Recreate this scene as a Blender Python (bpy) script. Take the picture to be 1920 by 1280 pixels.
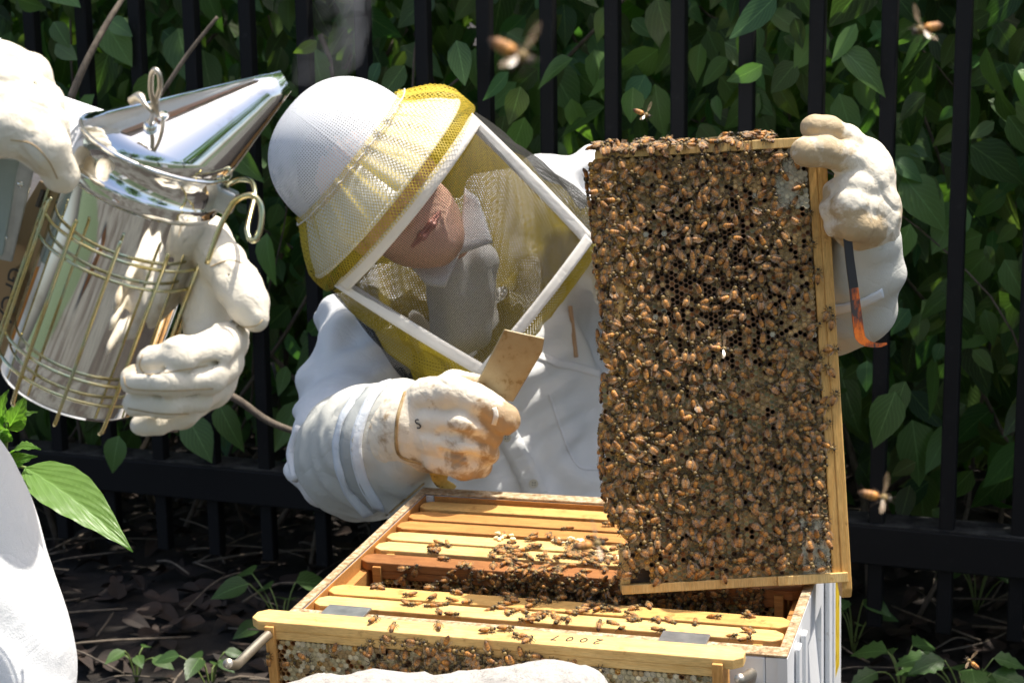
import bpy, math, random
import numpy as np
from mathutils import Matrix, Vector
from mathutils.bvhtree import BVHTree

for _o in list(bpy.data.objects):
    bpy.data.objects.remove(_o)
SC = bpy.context.scene
COL = SC.collection
RNG = np.random.default_rng(7)
random.seed(7)

# ------------------------------------------------------------------ camera
CAM_H = 1.13
FPX, PITCH, ROLL = 3343.1, 0.19851, 0.01536       # focal length in px of a 1920 px wide picture
_fw = np.array([0, math.cos(PITCH), -math.sin(PITCH)])
_rt = np.array([1.0, 0, 0])
_dn = np.cross(_fw, _rt)
RT = _rt * math.cos(ROLL) + _dn * math.sin(ROLL)
DN = -_rt * math.sin(ROLL) + _dn * math.cos(ROLL)
FW = _fw
EYE = np.array([0, 0, CAM_H])
cam_d = bpy.data.cameras.new("camera")
cam_d.lens = FPX / 1920 * 36
cam_d.sensor_width = 36
cam_d.sensor_fit = 'HORIZONTAL'
cam_d.clip_start = 0.05
cam_d.clip_end = 400
cam_d.dof.use_dof = True
cam_d.dof.focus_distance = 1.68
cam_d.dof.aperture_fstop = 16
cam = bpy.data.objects.new("camera", cam_d)
COL.objects.link(cam)
cam.matrix_world = Matrix(((RT[0], -DN[0], -FW[0], 0), (RT[1], -DN[1], -FW[1], 0),
                           (RT[2], -DN[2], -FW[2], CAM_H), (0, 0, 0, 1)))
SC.camera = cam

# ------------------------------------------------------------------ sky, sun, exposure
SUN = np.array([0.28, 0.12, 0.95]); SUN /= np.linalg.norm(SUN)
world = bpy.data.worlds.new("World"); SC.world = world; world.use_nodes = True
_wn = world.node_tree.nodes
_sky = _wn.new("ShaderNodeTexSky"); _sky.sky_type = 'NISHITA'; _sky.sun_disc = False
_sky.sun_elevation = math.asin(SUN[2]); _sky.sun_rotation = math.atan2(SUN[0], SUN[1])
_sky.air_density = 1.0; _sky.dust_density = 4.0; _sky.ozone_density = 0.5
world.node_tree.links.new(_sky.outputs[0], _wn["Background"].inputs[0])
_wn["Background"].inputs[1].default_value = 0.15
sun_d = bpy.data.lights.new("sun", 'SUN'); sun_d.energy = 4.6; sun_d.angle = math.radians(0.53)
sun_d.color = (1.0, 0.94, 0.84)
sun = bpy.data.objects.new("sun", sun_d); COL.objects.link(sun)
sun.rotation_euler = Vector(SUN).to_track_quat('Z', 'Y').to_euler()
sun.location = (0, 0, 6)
SC.view_settings.view_transform = 'Standard'
SC.view_settings.look = 'None'
SC.view_settings.gamma = 1
SC.view_settings.exposure = 0.68
SC.render.engine = 'CYCLES'
SC.cycles.max_bounces = 10
SC.cycles.transparent_max_bounces = 16
SC.cycles.volume_step_rate = 2.0
SC.cycles.use_denoising = True


def P(px, py, d):
    """world point seen at photo pixel (px, py) at optical depth d metres"""
    return EYE + RT * ((px - 960) / FPX * d) + DN * ((py - 640) / FPX * d) + FW * d


def unit(v):
    v = np.asarray(v, float)
    return v / (np.linalg.norm(v) + 1e-12)


# ------------------------------------------------------------------ object helpers
def lin(c):
    return tuple(((x / 255) / 12.92 if x / 255 < .04045 else ((x / 255 + .055) / 1.055) ** 2.4) for x in c)


def root_loc(o):
    p = np.zeros(3)
    while o is not None:
        p = p + np.array(o.location); o = o.parent
    return p


def obj(name, verts, faces, mat, parent=None, smooth=False, uvs=None, cols=None, local=False, mats=None, midx=None, bevel=0, solid=0, subsurf=0):
    """link one mesh object; verts in world space unless local"""
    verts = np.asarray(verts, float)
    if parent is not None and not local:
        verts = verts - root_loc(parent)
    me = bpy.data.meshes.new(name)
    me.from_pydata([tuple(v) for v in verts], [], [tuple(int(i) for i in f) for f in faces])
    for m in (mats or [mat]):
        me.materials.append(m)
    if midx is not None:
        me.polygons.foreach_set("material_index", np.asarray(midx, np.int32))
    if smooth:
        me.polygons.foreach_set("use_smooth", np.ones(len(me.polygons), bool))
    if uvs is not None:
        ul = me.uv_layers.new(name="UVMap")
        li = np.zeros(len(me.loops), np.int32); me.loops.foreach_get("vertex_index", li)
        ul.data.foreach_set("uv", np.asarray(uvs, np.float32)[li].ravel())
    if cols is not None:
        a = me.color_attributes.new("Col", 'FLOAT_COLOR', 'POINT')
        c = np.ones((len(verts), 4), np.float32); c[:, :3] = cols
        a.data.foreach_set("color", c.ravel())
    me.validate()
    me.update()
    o = bpy.data.objects.new(name, me)
    COL.objects.link(o)
    if parent is not None:
        o.parent = parent
    if bevel:
        b = o.modifiers.new("bevel", 'BEVEL'); b.width = bevel; b.segments = 2; b.limit_method = 'ANGLE'
    if solid:
        s = o.modifiers.new("solid", 'SOLIDIFY'); s.thickness = solid; s.offset = 0
    if subsurf:
        s = o.modifiers.new("sub", 'SUBSURF'); s.levels = subsurf; s.render_levels = subsurf
    return o


def tag(o, label=None, cat=None, group=None, kind=None):
    if label: o["label"] = label
    if cat: o["category"] = cat
    if group: o["group"] = group
    if kind: o["kind"] = kind
    return o


def thing(name, label, cat, loc=(0, 0, 0), group=None):
    o = bpy.data.objects.new(name, None)
    o.empty_display_size = .05
    COL.objects.link(o); o.location = tuple(loc)
    return tag(o, label, cat, group)


def copy_tree(o, parent=None):
    c = o.copy(); COL.objects.link(c); c.parent = parent
    for ch in list(o.children):
        copy_tree(ch, c)
    return c


BOXF = [(0, 3, 2, 1), (4, 5, 6, 7), (0, 1, 5, 4), (1, 2, 6, 5), (2, 3, 7, 6), (3, 0, 4, 7)]


def box_vf(lo, hi, M=None):
    x0, y0, z0 = lo; x1, y1, z1 = hi
    v = np.array([(x0, y0, z0), (x1, y0, z0), (x1, y1, z0), (x0, y1, z0),
                  (x0, y0, z1), (x1, y0, z1), (x1, y1, z1), (x0, y1, z1)], float)
    if M is not None:
        v = v @ M[0].T + M[1]
    return v, BOXF


def merge(parts):
    V = []; F = []; n = 0
    for v, f in parts:
        V.append(np.asarray(v, float)); F += [tuple(i + n for i in q) for q in f]; n += len(v)
    return np.concatenate(V), F


def prism_vf(poly, z0, z1, M=None):
    """extrude a 2D polygon (x, y) between z0 and z1"""
    n = len(poly)
    v = np.array([(x, y, z0) for x, y in poly] + [(x, y, z1) for x, y in poly], float)
    f = [tuple(range(n))[::-1], tuple(range(n, 2 * n))] + [(i, (i + 1) % n, n + (i + 1) % n, n + i) for i in range(n)]
    if M is not None:
        v = v @ M[0].T + M[1]
    return v, f


def smooth_path(pts, sub=6):
    pts = np.asarray(pts, float)
    if len(pts) < 3:
        return pts
    Q = np.vstack([2 * pts[0] - pts[1], pts, 2 * pts[-1] - pts[-2]])
    out = []
    for i in range(1, len(Q) - 2):
        for t in np.linspace(0, 1, sub, endpoint=False):
            a, b, c, d = Q[i - 1], Q[i], Q[i + 1], Q[i + 2]
            out.append(.5 * ((2 * b) + (-a + c) * t + (2 * a - 5 * b + 4 * c - d) * t * t + (-a + 3 * b - 3 * c + d) * t ** 3))
    out.append(pts[-1])
    return np.array(out)


def tube_vf(path, r, n=8, cap=True, closed=False):
    path = np.asarray(path, float); m = len(path)
    r = np.full(m, r) if np.isscalar(r) else np.asarray(r, float)
    if len(r) != m:
        r = np.interp(np.linspace(0, 1, m), np.linspace(0, 1, len(r)), r)
    T = np.gradient(path, axis=0)
    if closed:
        T = np.roll(path, -1, 0) - np.roll(path, 1, 0)
    T /= np.linalg.norm(T, axis=1)[:, None] + 1e-12
    ref = np.array([0, 0, 1.0]) if abs(T[0][2]) < .9 else np.array([1.0, 0, 0])
    nx = unit(np.cross(T[0], ref)); V = []
    for i in range(m):
        nx = unit(nx - T[i] * (nx @ T[i])); ny = np.cross(T[i], nx)
        for k in range(n):
            a = 2 * math.pi * k / n
            V.append(path[i] + r[i] * (math.cos(a) * nx + math.sin(a) * ny))
    F = []
    for i in range(m if closed else m - 1):
        j = (i + 1) % m
        for k in range(n):
            F.append((i * n + k, i * n + (k + 1) % n, j * n + (k + 1) % n, j * n + k))
    if cap and not closed:
        F.append(tuple(range(n))[::-1]); F.append(tuple((m - 1) * n + k for k in range(n)))
    return np.array(V), F


def grid_vf(pts, closed_u=False):
    """pts[i][j] grid -> verts, quads, metric uv"""
    pts = np.asarray(pts, float); a, b = pts.shape[:2]
    V = pts.reshape(-1, 3)
    F = []
    for i in range(a if closed_u else a - 1):
        for j in range(b - 1):
            k = (i + 1) % a
            F.append((i * b + j, k * b + j, k * b + j + 1, i * b + j + 1))
    du = np.linalg.norm(np.diff(pts, axis=0), axis=2).mean(1) if a > 1 else np.zeros(0)
    dv = np.linalg.norm(np.diff(pts, axis=1), axis=2).mean(0)
    u = np.concatenate([[0], np.cumsum(du)]); v = np.concatenate([[0], np.cumsum(dv)])
    uv = np.stack(np.meshgrid(u, v, indexing='ij'), -1).reshape(-1, 2)
    return V, F, uv


# ------------------------------------------------------------------ noise, implicit surfaces
_TAB = np.random.default_rng(3).random(4096)


def vnoise(p):
    p = np.asarray(p, float); i = np.floor(p).astype(np.int64); f = p - i; f = f * f * (3 - 2 * f)
    out = np.zeros(len(p))
    for dx in (0, 1):
        for dy in (0, 1):
            for dz in (0, 1):
                h = ((i[:, 0] + dx) * 73856093) ^ ((i[:, 1] + dy) * 19349663) ^ ((i[:, 2] + dz) * 83492791)
                w = np.abs(1 - dx - f[:, 0]) * np.abs(1 - dy - f[:, 1]) * np.abs(1 - dz - f[:, 2])
                out += w * _TAB[h & 4095]
    return out * 2 - 1


def surface_nets(F, lo, h):
    S = F < 0
    nx, ny, nz = F.shape
    cnt = np.zeros((nx - 1, ny - 1, nz - 1), np.int8)
    offs = [(a, b, c) for a in (0, 1) for b in (0, 1) for c in (0, 1)]
    for a, b, c in offs:
        cnt += S[a:nx - 1 + a, b:ny - 1 + b, c:nz - 1 + c]
    mask = (cnt > 0) & (cnt < 8)
    idx = np.full(mask.shape, -1, np.int64)
    I = np.argwhere(mask); idx[mask] = np.arange(len(I))
    acc = np.zeros((len(I), 3)); n = np.zeros(len(I))
    for a in offs:
        for ax in range(3):
            if a[ax]: continue
            b = list(a); b[ax] = 1
            fa = F[I[:, 0] + a[0], I[:, 1] + a[1], I[:, 2] + a[2]]
            fb = F[I[:, 0] + b[0], I[:, 1] + b[1], I[:, 2] + b[2]]
            m = (fa < 0) != (fb < 0)
            t = np.where(m, fa / np.where(m, fa - fb, 1), 0)
            pt = np.tile(np.array(a, float), (len(I), 1)); pt[:, ax] += t
            acc += pt * m[:, None]; n += m
    V = (I + acc / n[:, None]) * h + lo
    Q = []
    for ax in range(3):
        sl0 = [slice(None)] * 3; sl1 = [slice(None)] * 3
        sl0[ax] = slice(0, -1); sl1[ax] = slice(1, None)
        s0 = S[tuple(sl0)]; s1 = S[tuple(sl1)]
        E = np.argwhere(s0 != s1)
        o1, o2 = [(1, 2), (2, 0), (0, 1)][ax]
        ok = (E[:, o1] > 0) & (E[:, o2] > 0) & (E[:, o1] < F.shape[o1] - 1) & (E[:, o2] < F.shape[o2] - 1)
        E = E[ok]
        fl = s0[E[:, 0], E[:, 1], E[:, 2]]
        c = []
        for d1, d2 in ((-1, -1), (0, -1), (0, 0), (-1, 0)):
            q = E.copy(); q[:, o1] += d1; q[:, o2] += d2
            c.append(idx[q[:, 0], q[:, 1], q[:, 2]])
        q = np.stack(c, 1)
        q[~fl] = q[~fl][:, ::-1]
        Q.append(q)
    return V, np.concatenate(Q)


def vert_normals(V, Q):
    n = np.cross(V[Q[:, 2]] - V[Q[:, 0]], V[Q[:, 3]] - V[Q[:, 1]])
    N = np.zeros_like(V)
    for k in range(4):
        np.add.at(N, Q[:, k], n)
    return N / (np.linalg.norm(N, axis=1)[:, None] + 1e-12)


def chain(pts, rad, k=.01, kin=.006):
    return ('chain', np.array(pts, float), np.array(rad, float), k, kin)


def ell(c, axes, rad, k=.01):
    return ('ell', np.array(c, float), np.array(axes, float), np.array(rad, float), k)


def cut(pts, rad, k=.004):
    return ('cut', np.array(pts, float), np.array(rad, float), k, k)


def sdf_mesh(prims, h):
    los = []; his = []
    for p in prims:
        if p[0] == 'cut': continue
        if p[0] == 'chain':
            r = p[2].max(); los.append(p[1].min(0) - r); his.append(p[1].max(0) + r)
        else:
            r = p[3].max(); los.append(p[1] - r); his.append(p[1] + r)
    lo = np.min(los, 0) - 4 * h - .006; hi = np.max(his, 0) + 4 * h + .006
    n = np.ceil((hi - lo) / h).astype(int) + 1
    F = np.full(n, 0.5)
    ax = [lo[i] + h * np.arange(n[i]) for i in range(3)]
    for p in prims:
        k = p[4] if p[0] == 'ell' else p[3]
        if p[0] in ('chain', 'cut'):
            r = p[2].max(); a = p[1].min(0) - r; b = p[1].max(0) + r
        else:
            r = p[3].max(); a = p[1] - r; b = p[1] + r
        m = max(k, .02) + 4 * h
        i0 = np.clip(np.floor((a - m - lo) / h).astype(int), 0, n); i1 = np.clip(np.ceil((b + m - lo) / h).astype(int), 0, n)
        sl = tuple(slice(i0[j], i1[j]) for j in range(3))
        G = np.stack(np.meshgrid(*[ax[j][sl[j]] for j in range(3)], indexing='ij'), -1)
        if p[0] in ('chain', 'cut'):
            d = None
            pts, rad = p[1], p[2]
            for i in range(max(1, len(pts) - 1)):
                A = pts[i]; B = pts[min(i + 1, len(pts) - 1)]
                ab = B - A; L = ab @ ab + 1e-12
                t = np.clip(((G - A) @ ab) / L, 0, 1)
                q = np.linalg.norm(G - A - t[..., None] * ab, axis=-1) - (rad[i] + t * (rad[min(i + 1, len(rad) - 1)] - rad[i]))
                if d is None: d = q
                else:
                    hh = np.clip(.5 + .5 * (q - d) / p[4], 0, 1)
                    d = q * (1 - hh) + d * hh - p[4] * hh * (1 - hh)
        else:
            q = (G - p[1]) @ p[2].T
            kk = np.linalg.norm(q / p[3], axis=-1); k2 = np.linalg.norm(q / p[3] ** 2, axis=-1) + 1e-9
            d = kk * (kk - 1) / k2
        f = F[sl]
        if p[0] == 'cut':
            d = -d
            hh = np.clip(.5 - .5 * (d - f) / k, 0, 1)
            F[sl] = d * (1 - hh) + f * hh + k * hh * (1 - hh)
        else:
            hh = np.clip(.5 + .5 * (d - f) / k, 0, 1)
            F[sl] = d * (1 - hh) + f * hh - k * hh * (1 - hh)
    return surface_nets(F, lo, h)


def sdf_obj(name, prims, h, mat, parent, disp=None, local=False, stain=None):
    V, Q = sdf_mesh(prims, h)
    if disp is not None:
        N = vert_normals(V, Q)
        V = V + N * disp(V)[:, None]
    cols = None
    if stain is not None:      # where the leather has been soiled by handling
        w = np.zeros(len(V))
        for c, r in stain:
            w = np.maximum(w, np.clip(1.35 - np.linalg.norm(V - np.asarray(c), axis=1) / r, 0, 1))
        cols = np.repeat(w[:, None], 3, 1)
    o = obj(name, V, Q, mat, parent, smooth=True, local=local, cols=cols)
    return o, V, Q


def bvh_of(V, Q):
    return BVHTree.FromPolygons([tuple(v) for v in V], [tuple(int(i) for i in q) for q in Q])


def hit(bvh, px, py):
    d = unit(P(px, py, 1.0) - EYE)
    r = bvh.ray_cast(Vector(EYE), Vector(d))
    if r[0] is None:
        return None, None
    n = np.array(r[1]);
    if n @ d > 0: n = -n
    return np.array(r[0]), n


def frame_from(n, up=(0, 0, 1)):
    n = unit(n); x = unit(np.cross(up, n)); y = np.cross(n, x)
    return np.stack([x, y, n], 1)


def cloth_folds(p, ax, amp, freq, seed=0., warp=.5):
    ax = unit(ax)
    s = p @ ax
    w = vnoise(p * 9 + seed) * warp + vnoise(p * 21 + seed + 5) * warp * .35
    m = np.clip(vnoise(p * 6 + seed + 11) * 1.4 + .5, 0, 1)
    return amp * m * np.sin(2 * math.pi * (s * freq + w))


def text_obj(body, size, M, mat, parent, name="lettering", depth=.0003, shear=0):
    cu = bpy.data.curves.new(name, 'FONT'); cu.body = body; cu.size = size; cu.extrude = depth
    cu.align_x = 'CENTER'; cu.align_y = 'CENTER'; cu.shear = shear; cu.resolution_u = 3
    t = bpy.data.objects.new(name, cu); COL.objects.link(t)
    dg = bpy.context.evaluated_depsgraph_get()
    me = bpy.data.meshes.new_from_object(t.evaluated_get(dg))
    v = np.array([tuple(q.co) for q in me.vertices]); f = [tuple(q.vertices) for q in me.polygons]
    bpy.data.objects.remove(t); bpy.data.meshes.remove(me)
    return obj(name, v @ M[0].T + M[1], f, mat, parent)


# ------------------------------------------------------------------ materials
class NB:
    def __init__(self, name):
        self.m = bpy.data.materials.new(name); self.m.use_nodes = True
        self.nt = self.m.node_tree; self.b = self.nt.nodes["Principled BSDF"]
        self.out = self.nt.nodes["Material Output"]

    def n(self, t, **kw):
        nd = self.nt.nodes.new(t)
        for k, v in kw.items(): setattr(nd, k, v)
        return nd

    def l(self, a, b): self.nt.links.new(a, b)

    def coord(self, kind="Object"):
        return self.n("ShaderNodeTexCoord").outputs[kind]

    def mapping(self, src, scale=(1, 1, 1), rot=(0, 0, 0)):
        m = self.n("ShaderNodeMapping"); m.inputs["Scale"].default_value = scale; m.inputs["Rotation"].default_value = rot
        self.l(src, m.inputs[0]); return m.outputs[0]

    def noise(self, vec, scale, detail=4, rough=.55, dist=0):
        n = self.n("ShaderNodeTexNoise"); n.inputs["Scale"].default_value = scale; n.inputs["Detail"].default_value = detail
        n.inputs["Roughness"].default_value = rough; n.inputs["Distortion"].default_value = dist
        self.l(vec, n.inputs["Vector"]); return n.outputs["Fac"]

    def ramp(self, fac, stops):
        r = self.n("ShaderNodeValToRGB"); e = r.color_ramp.elements
        while len(e) < len(stops): e.new(.5)
        for el, (p, c) in zip(e, stops):
            el.position = p; el.color = (*c, 1) if len(c) == 3 else c
        self.l(fac, r.inputs[0]); return r.outputs[0]

    def mix(self, fac, a, b, blend='MIX'):
        m = self.n("ShaderNodeMix", data_type='RGBA', blend_type=blend)
        for src, i in ((fac, 0), (a, 6), (b, 7)):
            if hasattr(src, "is_linked") or hasattr(src, "links"): self.l(src, m.inputs[i])
            elif i == 0: m.inputs[0].default_value = src
            else: m.inputs[i].default_value = (*src, 1)
        return m.outputs[2]

    def math(self, op, a, b=None, c=None):
        m = self.n("ShaderNodeMath", operation=op)
        for i, s in enumerate((a, b, c)):
            if s is None: continue
            if isinstance(s, (int, float)): m.inputs[i].default_value = s
            else: self.l(s, m.inputs[i])
        return m.outputs[0]

    def bump(self, h, strength=.3, dist=.002):
        b = self.n("ShaderNodeBump"); b.inputs["Strength"].default_value = strength; b.inputs["Distance"].default_value = dist
        self.l(h, b.inputs["Height"]); self.l(b.outputs[0], self.b.inputs["Normal"]); return b

    def col(self, c):
        if isinstance(c, tuple): self.b.inputs["Base Color"].default_value = (*c, 1)
        else: self.l(c, self.b.inputs["Base Color"])

    def set(self, rough=None, metal=None, spec=None, sss=None, trans=None, coat=None):
        if rough is not None: self.b.inputs["Roughness"].default_value = rough
        if metal is not None: self.b.inputs["Metallic"].default_value = metal
        if spec is not None: self.b.inputs["Specular IOR Level"].default_value = spec
        if sss is not None: self.b.inputs["Subsurface Weight"].default_value = sss
        if coat is not None: self.b.inputs["Coat Weight"].default_value = coat
        return self

    def translucent(self, color, fac):
        t = self.n("ShaderNodeBsdfTranslucent")
        if isinstance(color, tuple): t.inputs[0].default_value = (*color, 1)
        else: self.l(color, t.inputs[0])
        mx = self.n("ShaderNodeMixShader"); mx.inputs[0].default_value = fac
        self.l(self.b.outputs[0], mx.inputs[1]); self.l(t.outputs[0], mx.inputs[2]); self.l(mx.outputs[0], self.out.inputs[0])
        return mx

    def alpha(self, fac, surf=None):
        t = self.n("ShaderNodeBsdfTransparent"); mx = self.n("ShaderNodeMixShader")
        if isinstance(fac, float): mx.inputs[0].default_value = fac
        else: self.l(fac, mx.inputs[0])
        self.l(t.outputs[0], mx.inputs[1]); self.l(surf or self.b.outputs[0], mx.inputs[2]); self.l(mx.outputs[0], self.out.inputs[0])


def wood(name, c1, c2, stain=(.30, .13, .03), stain_amt=.62, axis=0, rough=.6):
    b = NB(name); co = b.coord()
    sc = [30, 30, 30]; sc[axis] = 2.2
    oi = b.n("ShaderNodeObjectInfo")
    va = b.n("ShaderNodeVectorMath", operation='ADD'); b.l(co, va.inputs[0])
    vm = b.n("ShaderNodeVectorMath", operation='SCALE'); vm.inputs[3].default_value = 7.0
    cr = b.n("ShaderNodeCombineXYZ"); b.l(oi.outputs["Random"], cr.inputs[0]); b.l(oi.outputs["Random"], cr.inputs[1]); b.l(oi.outputs["Random"], cr.inputs[2])
    b.l(cr.outputs[0], vm.inputs[0]); b.l(vm.outputs[0], va.inputs[1])
    co2 = va.outputs[0]
    mp = b.mapping(co2, tuple(sc))
    g = b.noise(mp, 6, 5, .6, 1.6)
    fine = b.noise(b.mapping(co2, tuple(s * 5 for s in sc)), 9, 3)
    col = b.ramp(g, [(.25, c1), (.52, tuple((x + y) / 2 for x, y in zip(c1, c2))), (.72, c2)])
    col = b.mix(b.math('MULTIPLY', b.ramp(fine, [(.42, (0, 0, 0)), (.68, (1, 1, 1))]), .45), col, tuple(x * .5 for x in c2))
    dirt_ = b.ramp(b.noise(co2, 9, 6, .7), [(.46, (0, 0, 0)), (.72, (1, 1, 1))])
    col = b.mix(b.math('MULTIPLY', dirt_, .5), col, stain)
    st = b.noise(co2, 52, 6, .7)
    stf = b.ramp(st, [(stain_amt, (0, 0, 0)), (stain_amt + .12, (1, 1, 1))])
    col = b.mix(b.math('MULTIPLY', stf, .75), col, stain)
    b.col(col); b.set(rough=rough, spec=.3)
    b.bump(b.math('ADD', g, fine), .25, .0012)
    return b.m


MAT = {}
MAT['pine'] = wood("pine_wood", (.80, .50, .17), (.66, .35, .095), stain_amt=.58)
MAT['pine_old'] = wood("orange_pine_wood", (.60, .30, .09), (.42, .18, .045), stain_amt=.60)
MAT['pine_brown'] = wood("brown_pine_wood", (.44, .19, .06), (.28, .10, .03), stain=(.12, .05, .015), stain_amt=.58)
MAT['pine_pale'] = wood("pale_pine_wood", (.84, .60, .26), (.72, .44, .14), stain_amt=.60)
MAT['pine_v'] = wood("pine_wood_upright", (.76, .44, .15), (.58, .28, .075), stain_amt=.6, axis=2)

b = NB("weathered_hive_rim"); co = b.coord()
c = b.ramp(b.noise(co, 150, 6, .7), [(.3, (.10, .06, .03)), (.45, (.34, .22, .11)), (.58, (.48, .38, .25)), (.75, (.60, .54, .44))])
b.col(c); b.set(rough=.8); b.bump(b.noise(co, 160, 4), .5, .002); MAT['rim'] = b.m

b = NB("white_paint"); co = b.coord()
n1 = b.noise(co, 45, 6, .7); n2 = b.noise(co, 7, 3)
c = b.mix(b.ramp(n1, [(.60, (0, 0, 0)), (.72, (.7, .7, .7))]), (.80, .80, .80), (.40, .36, .30))
c = b.mix(b.math('MULTIPLY', n2, .25), c, (.62, .64, .68))
b.col(c); b.set(rough=.45); b.bump(n1, .12, .002); MAT['paint'] = b.m

b = NB("yellow_paint"); co = b.coord()
b.col(b.ramp(b.noise(co, 60, 5, .7), [(.3, (.45, .28, .01)), (.5, (.80, .55, .02)), (.7, (.85, .62, .05))])); b.set(rough=.4); MAT['yellow'] = b.m


def glove_mat(name, amt, scale=26, stain=(.30, .17, .055), base=(.84, .77, .65), amt2=.68):
    b = NB(name); co = b.coord()
    n = b.noise(co, scale, 6, .62, .4); n2 = b.noise(co, scale * 4, 5, .7)
    at = b.n("ShaderNodeVertexColor"); at.layer_name = "Col"
    n = b.math('ADD', n, b.math('MULTIPLY', at.outputs[0], .15))
    f = b.ramp(n, [(amt, (0, 0, 0)), (amt + .10, (1, 1, 1))])
    f2 = b.ramp(n2, [(amt2, (0, 0, 0)), (amt2 + .06, (1, 1, 1))])
    c = b.mix(b.math('MULTIPLY', f, .85), base, stain)
    c = b.mix(b.math('MULTIPLY', f2, .7), c, tuple(x * .8 for x in stain))
    c = b.mix(b.math('MULTIPLY', b.noise(co, 9, 3), .22), c, (.60, .55, .47))
    b.col(c); b.set(rough=.62, spec=.3)
    w = b.n("ShaderNodeTexVoronoi"); w.inputs["Scale"].default_value = 420; b.l(co, w.inputs["Vector"])
    rd = b.math('POWER', b.math('ABSOLUTE', b.math('SUBTRACT', b.noise(co, 30, 3, .5, 1.2), .5)), .5)
    rd2 = b.math('POWER', b.math('ABSOLUTE', b.math('SUBTRACT', b.noise(co, 75, 3, .5, .8), .5)), .5)
    hgt = b.math('ADD', b.math('MULTIPLY', rd, 2.2), b.math('MULTIPLY', rd2, .8))
    b.bump(b.math('ADD', hgt, b.math('MULTIPLY', w.outputs["Distance"], .25)), .24, .0020)
    return b.m


MAT['glove_clean'] = glove_mat("cream_goat_leather", .60, 17, (.50, .36, .17), (.80, .73, .60), .70)
MAT['glove_dirty'] = glove_mat("stained_goat_leather", .53, 26, (.34, .20, .07), (.80, .72, .58))
MAT['glove_used'] = glove_mat("worn_goat_leather", .53, 20, (.42, .29, .13), (.76, .70, .58), .66)

b = NB("propolis_stained_leather"); co = b.coord()
b.col(b.ramp(b.noise(co, 40, 6, .65), [(.3, (.16, .09, .03)), (.5, (.42, .28, .12)), (.68, (.62, .48, .27))])); b.set(rough=.6)
b.bump(b.noise(co, 90, 5), .3, .0015); MAT['glove_brown'] = b.m


def cloth(name, base, tint=(.70, .72, .76), weave=900, rough=.85, dirt=.0):
    b = NB(name); co = b.coord()
    c = b.mix(b.math('MULTIPLY', b.noise(co, 6, 4), .5), base, tint)
    if dirt:
        c = b.mix(b.math('MULTIPLY', b.ramp(b.noise(co, 30, 6, .7), [(.62, (0, 0, 0)), (.72, (1, 1, 1))]), dirt), c, (.32, .26, .18))
    b.col(c); b.set(rough=rough, spec=.2)
    w1 = b.n("ShaderNodeTexVoronoi"); w1.inputs["Scale"].default_value = weave; b.l(co, w1.inputs["Vector"])
    rd = b.math('POWER', b.math('ABSOLUTE', b.math('SUBTRACT', b.noise(b.mapping(co, (1, 1, 1.7)), 11, 4, .5, .9), .5)), .5)
    b.bump(b.math('ADD', b.math('ADD', b.math('MULTIPLY', rd, 2.6), b.math('MULTIPLY', b.noise(co, 38, 5, .6, .5), .8)), b.math('MULTIPLY', w1.outputs["Distance"], .3)), .24, .0026)
    return b.m


MAT['suit'] = cloth("white_cotton_drill", (.79, .79, .79), (.70, .715, .74))
MAT['canvas'] = cloth("canvas_gauntlet", (.58, .58, .53), (.47, .47, .43), 700, .85, .45)
MAT['band'] = cloth("elastic_band", (.72, .76, .80), (.62, .67, .72), 1200)
MAT['grey_band'] = cloth("grey_knit_band", (.42, .44, .43), (.36, .38, .37), 1200)
MAT['binding'] = cloth("cotton_binding", (.76, .73, .67), (.66, .62, .55), 800, .85, .35)
MAT['shirt'] = cloth("shirt_collar_cloth", (.82, .82, .84), (.76, .77, .80))


def net_mat(name, base, pitch, w, kind='diamond', rough=.5, metal=0., dark=None, trans=.25):
    b = NB(name); uv = b.n("ShaderNodeUVMap").outputs[0]
    s = b.n("ShaderNodeSeparateXYZ"); b.l(uv, s.inputs[0]); u, v = s.outputs[0], s.outputs[1]
    if kind == 'diamond':
        a = b.math('ADD', b.math('MULTIPLY', u, 1 / pitch), b.math('MULTIPLY', v, .62 / pitch))
        c = b.math('SUBTRACT', b.math('MULTIPLY', u, 1 / pitch), b.math('MULTIPLY', v, .62 / pitch))
    else:
        a = b.math('MULTIPLY', u, 1 / pitch); c = b.math('MULTIPLY', v, 1 / pitch)
    la = b.math('LESS_THAN', b.math('PINGPONG', a, .5), w); lc = b.math('LESS_THAN', b.math('PINGPONG', c, .5), w)
    al = b.math('MAXIMUM', la, lc)
    if dark: b.col(b.mix(b.noise(b.coord(), 30, 4), base, dark))
    else: b.col(base)
    b.set(rough=rough, metal=metal)
    if dark:
        tl_ = b.n('ShaderNodeBsdfTranslucent'); tl_.inputs[0].default_value = (*base, 1)
        ms_ = b.n('ShaderNodeMixShader'); ms_.inputs[0].default_value = trans
        b.l(b.b.outputs[0], ms_.inputs[1]); b.l(tl_.outputs[0], ms_.inputs[2]); b.alpha(al, ms_.outputs[0])
    else: b.alpha(al)
    return b.m


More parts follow.
